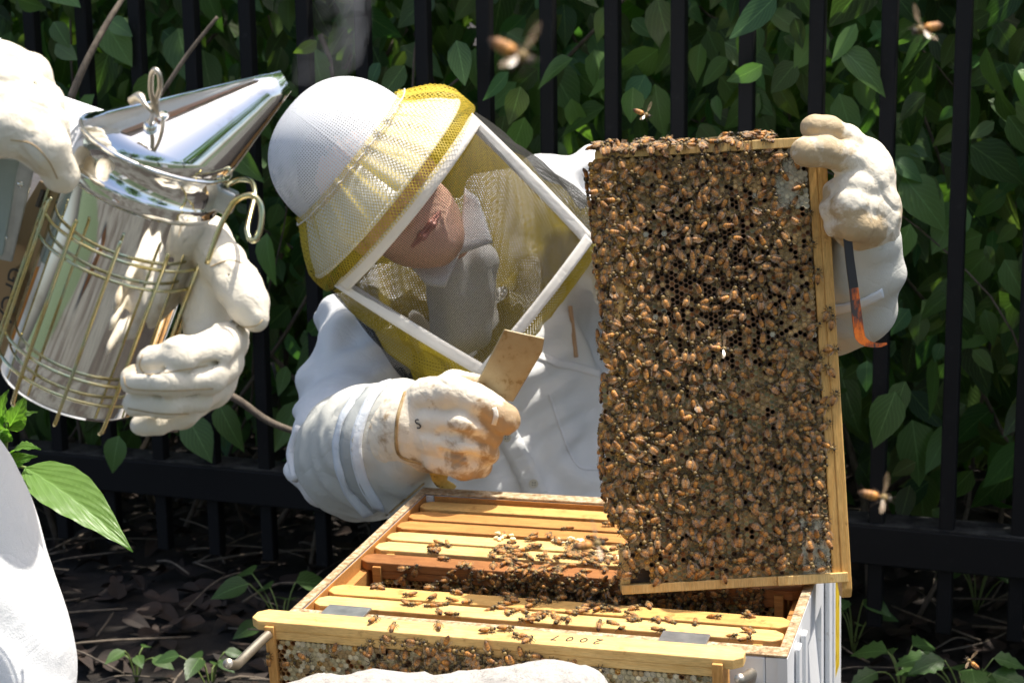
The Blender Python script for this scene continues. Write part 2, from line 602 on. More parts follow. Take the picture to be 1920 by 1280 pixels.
MAT['net_yellow'] = net_mat("yellow_veil_net", (.66, .50, .05), .0042, .105, dark=(.52, .38, .03))
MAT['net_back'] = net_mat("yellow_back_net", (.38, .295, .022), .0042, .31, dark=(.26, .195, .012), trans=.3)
MAT['net_black'] = net_mat("black_screen_mesh", (.02, .02, .02), .0024, .122, 'square', .7)
MAT['net_black2'] = net_mat("black_side_mesh", (.012, .012, .010), .0024, .22, 'square', .8)
b = NB("ventilated_helmet_weave"); uv = b.n("ShaderNodeUVMap").outputs[0]
s = b.n("ShaderNodeSeparateXYZ"); b.l(uv, s.inputs[0])
pu = b.math('PINGPONG', b.math('MULTIPLY', s.outputs[0], 1 / .0033), .5); pv = b.math('PINGPONG', b.math('MULTIPLY', s.outputs[1], 1 / .0033), .5)
hole = b.math('LESS_THAN', b.math('ADD', b.math('POWER', pu, 2), b.math('POWER', pv, 2)), .055)
b.col(b.mix(b.noise(b.coord(), 12, 3), (.82, .83, .85), (.72, .74, .78))); b.set(rough=.55)
b.alpha(b.math('SUBTRACT', 1.0, hole)); MAT['hat_mesh'] = b.m
b = NB("helmet_white"); b.col((.80, .80, .80)); b.set(rough=.5); MAT['hat'] = b.m

b = NB("polished_steel"); co = b.coord()
sm = b.noise(b.mapping(co, (1, 1, 1)), 24, 4, .6)
b.col(b.mix(b.ramp(b.noise(co, 30, 6, .7), [(.55, (0, 0, 0)), (.75, (.6, .6, .6))]), (.86, .86, .85), (.52, .47, .40))); b.set(metal=1.0)
b.l(b.math('ADD', b.math('MULTIPLY', sm, .10), .0), b.b.inputs["Roughness"])
b.bump(b.noise(co, 18, 2), .04, .002); MAT['steel'] = b.m
b = NB("zinc_passivated_wire"); b.col(b.ramp(b.noise(b.coord(), 40, 3), [(.35, (.62, .50, .20)), (.5, (.70, .62, .36)), (.65, (.52, .60, .45))])); b.set(metal=1., rough=.22); MAT['wire'] = b.m
b = NB("bright_steel_rod"); b.col(b.mix(b.noise(b.coord(), 50, 5, .7), (.72, .68, .60), (.40, .34, .27))); b.set(metal=1., rough=.45); MAT['rod'] = b.m
b = NB("galvanised_sheet"); b.col(b.ramp(b.noise(b.coord(), 55, 4), [(.3, (.36, .38, .40)), (.7, (.60, .62, .63))])); b.set(metal=.9, rough=.38); MAT['galv'] = b.m
b = NB("brown_reflection_steel"); b.col(b.mix(b.noise(b.coord(), 16, 4), (.42, .31, .20), (.30, .21, .13))); b.set(metal=.85, rough=.28); MAT['bracket'] = b.m  # plain steel; the brown it reflects is put into its base colour
b = NB("grey_bellows_vinyl"); b.col(b.mix(b.noise(b.coord(), 12, 4), (.36, .42, .41), (.28, .34, .34))); b.set(rough=.4); b.bump(b.noise(b.coord(), 300, 3), .2, .001); MAT['vinyl'] = b.m
b = NB("marker_ink"); b.col((.025, .022, .02)); b.set(rough=.5); MAT['ink'] = b.m
b = NB("pale_ink"); b.col((.22, .26, .34)); b.set(rough=.6); MAT['ink_pale'] = b.m
b = NB("stained_hive_tool"); co = b.coord()
b.col(b.ramp(b.noise(co, 48, 6, .65), [(.30, (.12, .07, .03)), (.38, (.25, .19, .10)), (.45, (.34, .29, .19)), (.7, (.38, .34, .24))])); b.set(metal=.6, rough=.42)
b.bump(b.noise(co, 90, 4), .3, .001); MAT['tool'] = b.m
b = NB("yellow_tool_paint"); co = b.coord()
b.col(b.ramp(b.noise(co, 90, 6, .7), [(.36, (.10, .05, .02)), (.44, (.62, .40, .09)), (.7, (.78, .56, .18))])); b.set(rough=.4, metal=.2); MAT['tool_yellow'] = b.m
b = NB("chipped_orange_paint"); co = b.coord()
b.col(b.ramp(b.noise(b.mapping(co, (1, 1, .35)), 70, 6, .7), [(.40, (.04, .03, .028)), (.47, (.35, .07, .01)), (.55, (.72, .16, .01)), (.7, (.80, .23, .02))])); b.set(rough=.38); MAT['orange'] = b.m
b = NB("dark_tool_steel"); b.col((.05, .045, .045)); b.set(rough=.35, metal=.7); MAT['dark_steel'] = b.m
b = NB("black_fence_paint"); co = b.coord()
b.col(b.mix(b.ramp(b.noise(co, 40, 6, .7), [(.6, (0, 0, 0)), (.75, (.6, .6, .6))]), (.008, .008, .009), (.03, .03, .03))); b.set(rough=.6, spec=.2); MAT['fence'] = b.m
b = NB("dusty_fence_paint"); co = b.coord()
b.col(b.mix(b.ramp(b.noise(co, 30, 6, .7), [(.4, (0, 0, 0)), (.65, (.8, .8, .8))]), (.012, .012, .013), (.07, .07, .065))); b.set(rough=.7, spec=.2); MAT['fence_dust'] = b.m


def leaf_mat(name, c1, c2, trans=.35):
    b = NB(name)
    at = b.n("ShaderNodeVertexColor"); at.layer_name = "Col"
    oi = b.n("ShaderNodeObjectInfo")
    uv = b.n("ShaderNodeUVMap").outputs[0]
    s = b.n("ShaderNodeSeparateXYZ"); b.l(uv, s.inputs[0])
    au = b.math('ABSOLUTE', s.outputs[0])
    ven = b.math('PINGPONG', b.math('MULTIPLY', b.math('SUBTRACT', s.outputs[1], b.math('MULTIPLY', au, .55)), 7.0), .5)
    line = b.math('LESS_THAN', ven, .06)
    mid = b.math('LESS_THAN', au, .035)
    vein = b.math('MAXIMUM', b.math('MULTIPLY', line, .55), mid)
    base = b.mix(oi.outputs["Random"], c1, c2)
    base = b.mix(1.0, base, at.outputs[0], 'MULTIPLY')
    col = b.mix(b.math('MULTIPLY', vein, .45), base, tuple(min(1, x * 1.9 + .02) for x in c2))
    b.col(col); b.set(rough=.38, spec=.45)
    b.bump(b.math('ADD', ven, b.math('MULTIPLY', b.noise(b.coord(), 60, 3), .5)), .35, .0015)
    tc = b.mix(1.0, col, (1.6, 1.9, .6), 'MULTIPLY')
    b.translucent(tc, trans)
    return b.m


MAT['leaf'] = leaf_mat("hedge_leaf", (.066, .138, .046), (.112, .215, .066))
MAT['leaf_fg'] = leaf_mat("young_leaf", (.11, .21, .055), (.15, .27, .075), .45)
b = NB("dead_leaf"); at = b.n("ShaderNodeVertexColor"); at.layer_name = "Col"
b.col(b.mix(1.0, b.ramp(b.noise(b.coord(), 25, 4), [(.3, (.012, .008, .006)), (.7, (.034, .021, .014))]), at.outputs[0], 'MULTIPLY')); b.set(rough=.8); MAT['litter'] = b.m
b = NB("bark"); co = b.coord()
b.col(b.ramp(b.noise(b.mapping(co, (1, 1, .2)), 60, 6, .7), [(.3, (.05, .04, .03)), (.7, (.20, .16, .12))])); b.set(rough=.9); b.bump(b.noise(co, 120, 4), .5, .002); MAT['bark'] = b.m
b = NB("green_stem"); b.col((.16, .22, .06)); b.set(rough=.5); MAT['stem'] = b.m
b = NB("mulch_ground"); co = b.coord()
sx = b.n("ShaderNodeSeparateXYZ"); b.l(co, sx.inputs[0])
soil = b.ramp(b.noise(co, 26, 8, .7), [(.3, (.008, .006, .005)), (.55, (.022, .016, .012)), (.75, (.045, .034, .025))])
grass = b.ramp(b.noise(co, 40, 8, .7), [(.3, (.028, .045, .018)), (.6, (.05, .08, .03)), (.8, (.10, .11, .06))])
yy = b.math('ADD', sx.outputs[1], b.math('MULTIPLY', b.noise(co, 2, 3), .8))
dirt = b.mix(b.ramp(b.noise(co, 1.6, 3, .6), [(.44, (0, 0, 0)), (.54, (1, 1, 1))]), b.ramp(b.noise(co, 14, 8, .7), [(.3, (.025, .022, .018)), (.6, (.06, .05, .04)), (.8, (.10, .09, .075))]), b.ramp(b.noise(co, 22, 8, .7), [(.3, (.06, .062, .055)), (.6, (.13, .13, .115)), (.8, (.24, .235, .21))]))  # patches out of view, put in for streaks in the smoker's reflections
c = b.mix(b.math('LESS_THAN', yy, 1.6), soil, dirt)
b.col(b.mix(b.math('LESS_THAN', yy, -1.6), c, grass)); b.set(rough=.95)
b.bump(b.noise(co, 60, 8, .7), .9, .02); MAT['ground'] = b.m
b = NB("rough_pale_stone"); co = b.coord()
b.col(b.ramp(b.noise(co, 130, 8, .75), [(.30, (.26, .24, .22)), (.46, (.42, .40, .375)), (.7, (.52, .495, .475))])); b.set(rough=.95)
b.bump(b.math('ADD', b.noise(co, 180, 6, .7), b.noise(co, 40, 4)), .8, .004); MAT['stone'] = b.m
b = NB("bee_body"); at = b.n("ShaderNodeVertexColor"); at.layer_name = "Col"
oi = b.n("ShaderNodeObjectInfo")
b.col(b.mix(1.0, at.outputs[0], b.ramp(b.noise(b.coord(), 900, 3), [(.3, (.65, .65, .65)), (.7, (1.15, 1.1, 1.0))]), 'MULTIPLY')); b.set(rough=.5, spec=.4)
b.bump(b.noise(b.coord(), 2600, 3), .5, .0004); MAT['bee'] = b.m
b = NB("bee_wing"); uv = b.coord("Object")
b.col((.42, .28, .15)); b.set(rough=.2, spec=1.0)
b.alpha(.24); MAT['wing'] = b.m
b = NB("beeswax"); at = b.n("ShaderNodeVertexColor"); at.layer_name = "Col"
b.col(b.mix(1.0, at.outputs[0], b.ramp(b.noise(b.coord(), 220, 4), [(.3, (.7, .7, .7)), (.7, (1.2, 1.15, 1.1))]), 'MULTIPLY')); b.set(rough=.34, spec=.5); MAT['wax'] = b.m
b = NB("fresh_wax"); b.col((.86, .72, .42)); b.set(rough=.5, sss=.0); MAT['wax_fresh'] = b.m
b = NB("skin"); co = b.coord()
b.col(b.mix(b.noise(co, 22, 4), (.86, .56, .43), (.76, .43, .31))); b.set(rough=.5, sss=.05); b.bump(b.noise(co, 260, 4), .2, .001); MAT['skin'] = b.m
b = NB("lips"); b.col((.56, .25, .20)); b.set(rough=.42); MAT['lips'] = b.m
b = NB("eye_white"); b.col((.7, .68, .64)); b.set(rough=.2); MAT['eye'] = b.m
b = NB("grey_hair"); b.col((.10, .075, .055)); b.set(rough=.7); b.bump(b.noise(b.coord(), 300, 4), .5, .002); MAT['hair'] = b.m
b = NB("button_plastic"); b.col((.60, .56, .46)); b.set(rough=.3); MAT['button'] = b.m
b = NB("pencil_wood"); b.col((.52, .33, .2)); b.set(rough=.5); MAT['pencil'] = b.m
b = NB("boot_rubber"); b.col((.05, .045, .04)); b.set(rough=.6); MAT['boot'] = b.m
b = NB("golden_burr_comb"); co = b.coord()
b.col(b.ramp(b.noise(co, 140, 5, .6), [(.35, (.20, .09, .025)), (.5, (.52, .29, .08)), (.68, (.72, .46, .15))])); b.set(rough=.5); b.bump(b.noise(co, 300, 3), .6, .002); MAT['wax_burr'] = b.m


# ------------------------------------------------------------------ setting: ground, fence, hedge, overhanging tree
gx = np.concatenate([[-150, -40, -12, -6], np.linspace(-3, 3, 49), [6, 12, 40, 150]])
gy = np.concatenate([[-150, -40, -12, -5, -2], np.linspace(-.5, 5, 45), [8, 14, 40, 200]])
GX, GY = np.meshgrid(gx, gy, indexing='ij')
gz = .012 * vnoise(np.stack([GX.ravel() * 2.3, GY.ravel() * 2.3, np.zeros(GX.size)], 1)) + .006 * vnoise(np.stack([GX.ravel() * 7, GY.ravel() * 7, np.ones(GX.size)], 1))
gz = gz.reshape(GX.shape) * (np.abs(GX) < 4) * (np.abs(GY) < 6) - .02
V, F, uv = grid_vf(np.stack([GX, GY, gz], -1))
F = [f[::-1] for f in F]
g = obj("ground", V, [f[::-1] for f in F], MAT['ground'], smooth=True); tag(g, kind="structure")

FA = np.array([-.47387, 3.26266, 0]); FANG = -.35634
FU = np.array([math.cos(FANG), math.sin(FANG), 0]); FN = np.array([-math.sin(FANG), math.cos(FANG), 0])   # FN points away from camera
FZ = np.array([0, 0, 1.0])
FM = np.stack([FU, FN, FZ], 1)
fence = thing("metal_fence", "black metal picket fence running behind the beekeeper, in front of the hedge", "fence", FA + FU * .6)
for i in range(-9, 24):
    v, f = box_vf((i * .115 - .0125, .0, .052), (i * .115 + .0125, .025, 1.75), (FM, FA))
    p = obj("picket", v, f, MAT['fence'], fence, bevel=.003)
v, f = box_vf((-1.2, -.012, .165), (2.9, .068, .232), (FM, FA))
# lower rail: an upturned channel, its dusty top a part of its own
obj("lower_rail", v, f, MAT['fence'], fence, bevel=.003)
v, f = box_vf((-1.2, -.008, .2325), (2.9, .064, .2345), (FM, FA))
obj("dusty_rail_top", v, f, MAT['fence_dust'], fence)
v, f = box_vf((-1.2, -.012, 1.60), (2.9, .040, 1.64), (FM, FA))
obj("upper_rail", v, f, MAT['fence'], fence, bevel=.003)
for s in (-1.2, 2.9):
    v, f = box_vf((s - .04, -.02, -.05), (s + .04, .06, 1.8), (FM, FA))
    obj("post", v, f, MAT['fence'], fence, bevel=.004)


def leaf_vf(L=1., W=.5, fold=.25, droop=.35, curl=.1, rows=6, tip=1.5, serr=0):
    """ovate pointed leaf along +y, normal +z, stem at origin"""
    V = [(0, 0, 0)]; UV = [(0, 0)]; F = []
    ts = np.linspace(0, 1, rows + 1)[1:-1]
    for i, t in enumerate(ts):
        w = W * .5 * (math.sin(math.pi * t ** .72)) ** .85 * (1 - t ** 3 * .35)
        if serr: w *= 1 + serr * (1 if i % 2 else -1)
        y = L * t; z = -droop * L * t * t
        V += [(-w, y, z + fold * w * 1.2 - curl * w * t), (0, y, z), (w, y, z + fold * w * 1.2 - curl * w * t)]
        UV += [(-1, t), (0, t), (1, t)]
    V.append((0, L, -droop * L)); UV.append((0, 1))
    n = len(ts)
    F += [(0, 2, 1), (0, 3, 2)]
    for i in range(n - 1):
        a = 1 + 3 * i
        F += [(a, a + 1, a + 4, a + 3), (a + 1, a + 2, a + 5, a + 4)]
    a = 1 + 3 * (n - 1); e = len(V) - 1
    F += [(a, a + 1, e), (a + 1, a + 2, e)]
    return np.array(V), F, np.array(UV, float)


LEAF_SHAPES = [leaf_vf(1, .58, .25, .25), leaf_vf(1, .50, .35, .4, .2), leaf_vf(1, .66, .15, .15), leaf_vf(1, .52, .2, -.15, .3)]


def leaf_rot(out, tip_dir):
    """rotation whose z is the blade's face and y its tip direction"""
    y = unit(tip_dir); z = unit(out - y * (np.dot(out, y))); x = np.cross(y, z)
    return np.stack([x, y, z], 1)


def leaf_cloud(items):
    """items: (pos, R, size, tint, shape) -> one merged mesh"""
    V = []; F = []; UVs = []; C = []; n = 0
    for pos, R, s, tint, k in items:
        v, f, u = LEAF_SHAPES[k]
        V.append((v * s) @ R.T + pos); F += [tuple(i + n for i in q) for q in f]; UVs.append(u)
        C.append(np.tile(tint, (len(v), 1))); n += len(v)
    return np.concatenate(V), F, np.concatenate(UVs), np.concatenate(C)


def leaf_tint(r=RNG):
    a = r.random(); g = .45 + 1.0 * a ** 1.3
    return np.array([g * (.75 + .75 * r.random()), g, g * (.6 + .6 * r.random())])


def in_view(p, m=40):
    q = p - EYE; d = q @ FW
    if d < .1: return None
    x = 960 + FPX * (q @ RT) / d; y = 640 + FPX * (q @ DN) / d
    return (x, y, d) if (-m < x < 1920 + m and -m < y < 1280 + m) else None


def rand_leaf(pos, size, up=.35, side=.7):
    out = unit(-FN * (.7 + .5 * RNG.random()) + FZ * (up + .5 * RNG.normal()) + FU * side * RNG.normal())
    tip = unit(-FZ * (.7 + .4 * RNG.random()) + FU * .8 * RNG.normal() - FN * .35 * RNG.random())
    return (pos, leaf_rot(out, tip), size * (.65 + .7 * RNG.random()), leaf_tint(), int(RNG.integers(4)))


hedge_items = []
for _ in range(10500):
    s = RNG.uniform(-1.6, 2.7); t = .07 + .75 * RNG.random() ** 1.25; z = RNG.uniform(.16, 1.35)
    if z < .45 and RNG.random() > (z / .45) ** 1.3 * .8: continue
    pos = FA + FU * s + FN * t + FZ * z
    q = in_view(pos, 200)
    # thin patch through which sunlit leaves behind show
    if q is not None and 380 < q[0] < 880 and -60 < q[1] < 170 and RNG.random() < .72: continue
    hedge_items.append(rand_leaf(pos, RNG.choice([.088, .068, .048], p=[.4, .35, .25])))
for _ in range(190):      # leaves poking through the fence towards the bees
    s = RNG.uniform(-1.25, 2.2); z = RNG.uniform(.45, 1.3)
    pos = FA + FU * s - FN * (.01 + .05 * RNG.random()) + FZ * z
    if abs(((s / .115) + .5) % 1 - .5) < .2: continue
    hedge_items.append(rand_leaf(pos, .075))
for _ in range(110):      # denser growth leaning through at the smoker side
    s = RNG.uniform(-1.5, -.02); z = RNG.uniform(.30, 1.15)
    if s > -.35 and z > .7 : continue
    pos = FA + FU * s - FN * (.02 + .16 * RNG.random()) + FZ * z
    hedge_items.append(rand_leaf(pos, .085))
upper = []
for _ in range(2600):
    s = RNG.uniform(-2.6, 3.2); t = .1 + 1.0 * RNG.random(); z = RNG.uniform(1.3, 1.5 + .75 * t)
    upper.append(rand_leaf(FA + FU * s + FN * t + FZ * z, .15))
back = []
for _ in range(5200):     # second row, farther back, partly in the sun
    s = RNG.uniform(-2.2, 3.0); t = RNG.uniform(1.0, 2.2); z = RNG.uniform(.02, 1.5)
    back.append(rand_leaf(FA + FU * s + FN * t + FZ * z, .15))

hedge = thing("leafy_hedge", "dense dark green hedge of ovate leaves growing behind the black fence", "hedge", FA + FU * .5 + FN * .45)
scored = []
for k, it in enumerate(hedge_items):
    q = in_view(it[0], 0)
    depth_in = (it[0] - FA) @ FN
    scored.append((it[2] / q[2] * 1000 - 25 * max(depth_in, 0) if q else -99, k))
scored.sort(reverse=True)
single = set(k for _, k in scored[:290])
leaf_meshes = []
hl0 = root_loc(hedge)
for k, (v, f, u) in enumerate(LEAF_SHAPES):
    for tt in (.75, 1.0, 1.35):
        o = obj("leaf", v, f, MAT['leaf'], None, smooth=True, uvs=u, cols=np.tile(np.array([tt * 1.05, tt, tt * .8]), (len(v), 1)))
        leaf_meshes.append(o.data); bpy.data.objects.remove(o)
for k in single:
    pos, R, s, tint, sh = hedge_items[k]
    o = bpy.data.objects.new("leaf", leaf_meshes[sh * 3 + int(np.argmin(abs(np.array([.75, 1., 1.35]) - tint[1])))])
    COL.objects.link(o); o.parent = hedge
    o.matrix_local = Matrix.Translation(Vector(pos - hl0)) @ Matrix(R.tolist()).to_4x4() @ Matrix.Scale(s, 4)
rest = [it for k, it in enumerate(hedge_items) if k not in single] + upper + back
V, F, U_, C_ = leaf_cloud(rest)
o = obj("foliage", V, F, MAT['leaf'], hedge, smooth=True, uvs=U_, cols=C_); tag(o, kind="stuff")
sticks = []
for _ in range(70):
    s = RNG.uniform(-1.5, 2.6); t = .12 + .6 * RNG.random()
    p0 = FA + FU * s + FN * t - FZ * .03
    pts = [p0]
    d = unit(FZ + .45 * FU * RNG.normal() + .3 * FN * RNG.normal())
    for _k in range(6):
        d = unit(d + .28 * np.array([RNG.normal(), RNG.normal() * .6, RNG.normal() * .3]))
        q_ = pts[-1] + d * RNG.uniform(.12, .3)
        pts.append(q_ + FN * max(0, .09 - (q_ - FA) @ FN))
    r0 = RNG.uniform(.003, .009)
    sticks.append(tube_vf(smooth_path(pts, 3), [r0, r0 * .4], 5))
V, F = merge(sticks)
obj("stem", V, F, MAT['bark'], hedge, smooth=True)
# twigs seen singly in the photograph
for pts, r in (([(130, 190, 3.0), (160, 120, 3.0), (200, 45, 3.02), (235, -10, 3.05)], .007),
               ([(300, 180, 3.0), (350, 105, 3.0), (385, 60, 3.0), (408, 32, 3.0)], .0045),
               ([(405, 728, 2.95), (450, 752, 2.95), (505, 790, 2.95), (570, 815, 2.95)], .0075),
               ([(1690, 60, 3.15), (1740, 105, 3.12), (1790, 165, 3.1)], .0022),
               ([(1310, 12, 3.25), (1340, 35, 3.25), (1400, 45, 3.2), (1480, 62, 3.2)], .0025),
               ([(1195, 145, 3.2), (1215, 170, 3.2), (1232, 205, 3.2)], .0028),
               ([(1650, 378, 3.05), (1700, 340, 3.05), (1712, 300, 3.05)], .002),
               ([(600, 65, 3.25), (618, 110, 3.25), (625, 150, 3.25)], .006)):
    v, f = tube_vf(smooth_path([P(*q) for q in pts], 5), [r, r * .7], 6)
    obj("twig", v, f, MAT['bark'], hedge, smooth=True)

# tree behind the hedge whose crown keeps the fence in the shade
tree = thing("shade_tree", "broad leafy tree behind the hedge with its crown overhanging the fence", "tree", (1.2, 5.1, 0))
trk = smooth_path([(1.2, 5.1, -.05), (1.22, 5.08, .8), (1.15, 5.0, 1.6), (1.1, 4.9, 2.8), (1.0, 4.7, 4.2)], 4)
v, f = tube_vf(trk, [.12, .10, .085, .06, .03], 10); obj("trunk", v, f, MAT['bark'], tree, smooth=True)
crown = []
for _ in range(6500):
    x = RNG.uniform(-3.4, 4.6); y = RNG.uniform(3.05, 6.4); z = RNG.uniform(3.2, 4.4)
    off = FA + FU * 0
    yline = FA[1] + (x - FA[0]) * math.tan(FANG)
    if y < 3.25 + .05 * RNG.normal() + (z - 3.2) * .4: continue
    crown.append((np.array([x, y, z]), leaf_rot(unit(np.array([.4 * RNG.normal(), .4 * RNG.normal(), 1])), unit(np.array([RNG.normal(), RNG.normal(), -.5]))),
                  .17 * (.7 + .6 * RNG.random()), leaf_tint(), int(RNG.integers(4))))
V, F, U_, C_ = leaf_cloud(crown)
o = obj("crown", V, F, MAT['leaf'], tree, smooth=True, uvs=U_, cols=C_); tag(o, kind="stuff")
limbs = []
for _ in range(9):
    a = trk[int(RNG.integers(10, len(trk)))]
    e = np.array([RNG.uniform(-2.6, 4.0), RNG.uniform(3.9, 6.0), RNG.uniform(3.3, 4.2)])
    limbs.append(tube_vf(smooth_path([a, (a + e) / 2 + np.array([0, 0, .2]), e], 5), [.045, .01], 6))
V, F = merge(limbs); obj("limbs", V, F, MAT['bark'], tree, smooth=True)

# leaf litter and weeds on the ground
lit = []
LS = LEAF_SHAPES
for _ in range(2600):
    x = RNG.uniform(-1.6, 1.6); y = RNG.uniform(2.3, 4.6)
    a = RNG.uniform(0, 6.28)
    lit.append((np.array([x, y, -.004 + .02 * RNG.random()]), leaf_rot(unit(np.array([.35 * RNG.normal(), .35 * RNG.normal(), 1])), np.array([math.cos(a), math.sin(a), .1 * RNG.normal()])),
                RNG.uniform(.03, .075), np.array([1, .9, .85]) * RNG.uniform(.35, 1.5), int(RNG.integers(4))))
V, F, U_, C_ = leaf_cloud(lit)
lo = obj("leaf_litter", V, F, MAT['litter'], None, uvs=U_, cols=C_)
tag(lo, "brown dead leaves scattered over the dark soil under the fence", "leaf litter", kind="stuff")
tw = []
for _ in range(240):
    x = RNG.uniform(-1.4, 1.5); y = RNG.uniform(2.35, 3.9); a = RNG.uniform(0, 6.28); L = RNG.uniform(.06, .3)
    d = np.array([math.cos(a), math.sin(a), 0]); z = .01 + .02 * RNG.random()
    p0 = np.array([x, y, z])
    tw.append(tube_vf(smooth_path([p0, p0 + d * L * .5 + np.array([0, 0, .02 * RNG.random()]) + .02 * np.array([RNG.normal(), RNG.normal(), 0]), p0 + d * L], 3), RNG.uniform(.0012, .003), 4))
V, F = merge(tw)
o = obj("twig_litter", V, F, MAT['bark'], None, smooth=True)
tag(o, "thin dry twigs lying over the dark soil under the fence", "twigs", kind="stuff")


def ground_pt(px, py, z=0.0):
    d = P(px, py, 1.) - EYE
    return EYE + d * ((z - CAM_H) / d[2])


def weed(label, base, leaves, shape=(1, .62, .2, .2), serr=0, group=None, mat='leaf', tint=.62):
    """leaves: list of (tip offset vector, length, heading)"""
    w = thing("weed", label, "weed", base, group)
    lv, lf, lu = leaf_vf(*shape, rows=9 if serr else 6, serr=serr)
    me = None
    for (off, L, hd, tilt) in leaves:
        c = np.asarray(base) + np.asarray(off)
        tip = np.array([math.cos(hd), math.sin(hd), -.15])
        R = leaf_rot(unit(np.array([-.3 * math.cos(hd), -.5 - .3 * math.sin(hd), tilt])), tip)
        o = obj("leaf", (lv * L) @ R.T + c, lf, MAT[mat], w, smooth=True, uvs=lu, cols=np.tile(np.array([tint, tint, tint * .8]), (len(lv), 1)))
        v, f = tube_vf(smooth_path([np.asarray(base) - np.array([0, 0, .01]), np.asarray(base) * .5 + c * .5 + np.array([0, 0, .01]), c], 3), .0013, 4)
        obj("stalk", v, f, MAT['stem'], w, smooth=True)
    return w


def fan(n, spread, z0, z1, L, seed):
    r = np.random.default_rng(seed); out = []
    for i in range(n):
        a = 2 * math.pi * i / n + r.normal() * .3
        rr = spread * (.3 + .7 * r.random())
        out.append(((rr * math.cos(a), rr * math.sin(a), z0 + (z1 - z0) * r.random()), L * (.7 + .5 * r.random()), a, .9 + .4 * r.random()))
    return out


weed("small round-leaved seedling on bare soil, below the smoker", ground_pt(610, 1300), fan(7, .05, .03, .08, .045, 1))
weed("low three-leaved seedling beside the bent steel rod", ground_pt(395, 1290), fan(6, .05, .03, .07, .05, 2))
weed("seedling with paired leaves growing close under the fence, behind the trouser leg", ground_pt(255, 1270), fan(5, .04, .03, .07, .04, 8))
weed("jagged-leaved weed beside the hive's painted side, under the fence", ground_pt(1690, 1290), fan(7, .05, .02, .08, .065, 3), (1, .6, .2, .2), .14, tint=.75)
weed("tall jagged-leaved weed growing between two fence pickets", ground_pt(1810, 1330), fan(8, .06, .02, .09, .07, 4), (1, .62, .2, .2), .14, tint=.75)
weed("small glossy-leaved weed at the foot of the hive box", ground_pt(1600, 1215), fan(6, .04, .03, .10, .05, 5))
weed("round-leaved creeper under the lower rail, behind the hive", ground_pt(1830, 1140), fan(8, .07, .05, .16, .055, 6))
weed("ivy-like vine with broad leaves under the glove cuff, against the rail", ground_pt(530, 1180), fan(9, .09, .02, .10, .07, 7), (1, .75, .15, .2), tint=.6)

# pale rough stone in front of the hive
SB = np.array([-.04, 1.38, 0])
pr = [chain([P(*q) for q in ((500, 1346, 1.46), (600, 1342, 1.45), (700, 1327, 1.45), (850, 1330, 1.44), (1000, 1314, 1.43), (1076, 1307, 1.43), (1112, 1355, 1.43))], [.022] * 7, .01, .01),
      chain([P(*q) for q in ((480, 1435, 1.47), (700, 1410, 1.46), (1000, 1405, 1.44), (1090, 1435, 1.44))], [.05, .055, .055, .05], .03, .03),
      chain([(-.17, 1.44, .42), (-.18, 1.44, .10)], [.07, .11], .05), chain([(0, 1.43, .42), (0, 1.43, .08)], [.08, .11], .05), chain([(-.09, 1.44, .42), (-.09, 1.44, .08)], [.08, .11], .05)]
rock, RV, RQ = sdf_obj("stone", pr, .007, MAT['stone'], None, lambda p: .004 * vnoise(p * 18) + .003 * vnoise(p * 50) + .0022 * vnoise(p * 120))
tag(rock, "pale grey rough-surfaced stone in front of the hanging frame", "stone")


# ------------------------------------------------------------------ hive
HO = np.array([-.23305, 1.70279, -.61912 + CAM_H])
_yaw, _tu, _tw = -.30054, .01437, .04376
HU = unit([math.cos(_yaw), math.sin(_yaw), _tu])
HW = np.array([-math.sin(_yaw), math.cos(_yaw), _tw]); HW = unit(HW - HU * (HU @ HW))
HN = np.cross(HU, HW)
HM = np.stack([HU, HW, HN], 1)
BW, BD, BH, TH = .505, .413, .244, .020


def H(a, b_, c):
    return HO + HU * a + HW * b_ + HN * c


def hbox(lo, hi):
    return box_vf(lo, hi, (HM, HO))


hive = thing("hive_box", "open white-painted wooden hive box full of frames, propolis along its rim", "hive box", H(BW / 2, BD / 2, -BH))
# front and back walls between the side walls; the inner rabbet carries the frame lugs
for nm, lo, hi, m in (("front_wall", (TH + .0005, 0, -BH), (BW - TH - .0005, TH, -.003), 'paint'),
                      ("back_wall", (TH + .0005, BD - TH, -BH), (BW - TH - .0005, BD, -.003), 'paint')):
    v, f = hbox(lo, hi); obj(nm, v, f, MAT[m], hive, bevel=.002)
RB = .0095            # rabbet: the inner half of each side wall is lower and carries the frame lugs
v, f = hbox((0, 0, -BH), (RB, BD, -.003)); obj("side_wall", v, f, MAT['paint'], hive, bevel=.002)
for lo, hi in (((RB + .0002, TH, -BH), (TH, BD - TH, -.0178)), ((BW - TH, TH, -BH), (BW - RB - .0002, BD - TH, -.0178)), ((RB + .0002, .001, -BH), (TH, TH - .0002, -.0035)), ((RB + .0002, BD - TH + .0002, -BH), (TH, BD - .001, -.0035)),
               ((BW - TH, .001, -BH), (BW - RB - .0002, TH - .0002, -.0035)), ((BW - TH, BD - TH + .0002, -BH), (BW - RB - .0002, BD - .001, -.0035)),
               ((RB + .0002, TH, -.0176), (RB + .0012, BD - TH, -.0034)), ((BW - RB - .0012, TH, -.0176), (BW - RB - .0002, BD - TH, -.0034))):
    v, f = hbox(lo, hi); obj("inner_lining", v, f, MAT['paint' if hi[2] == -.0035 else 'pine_old'], hive)
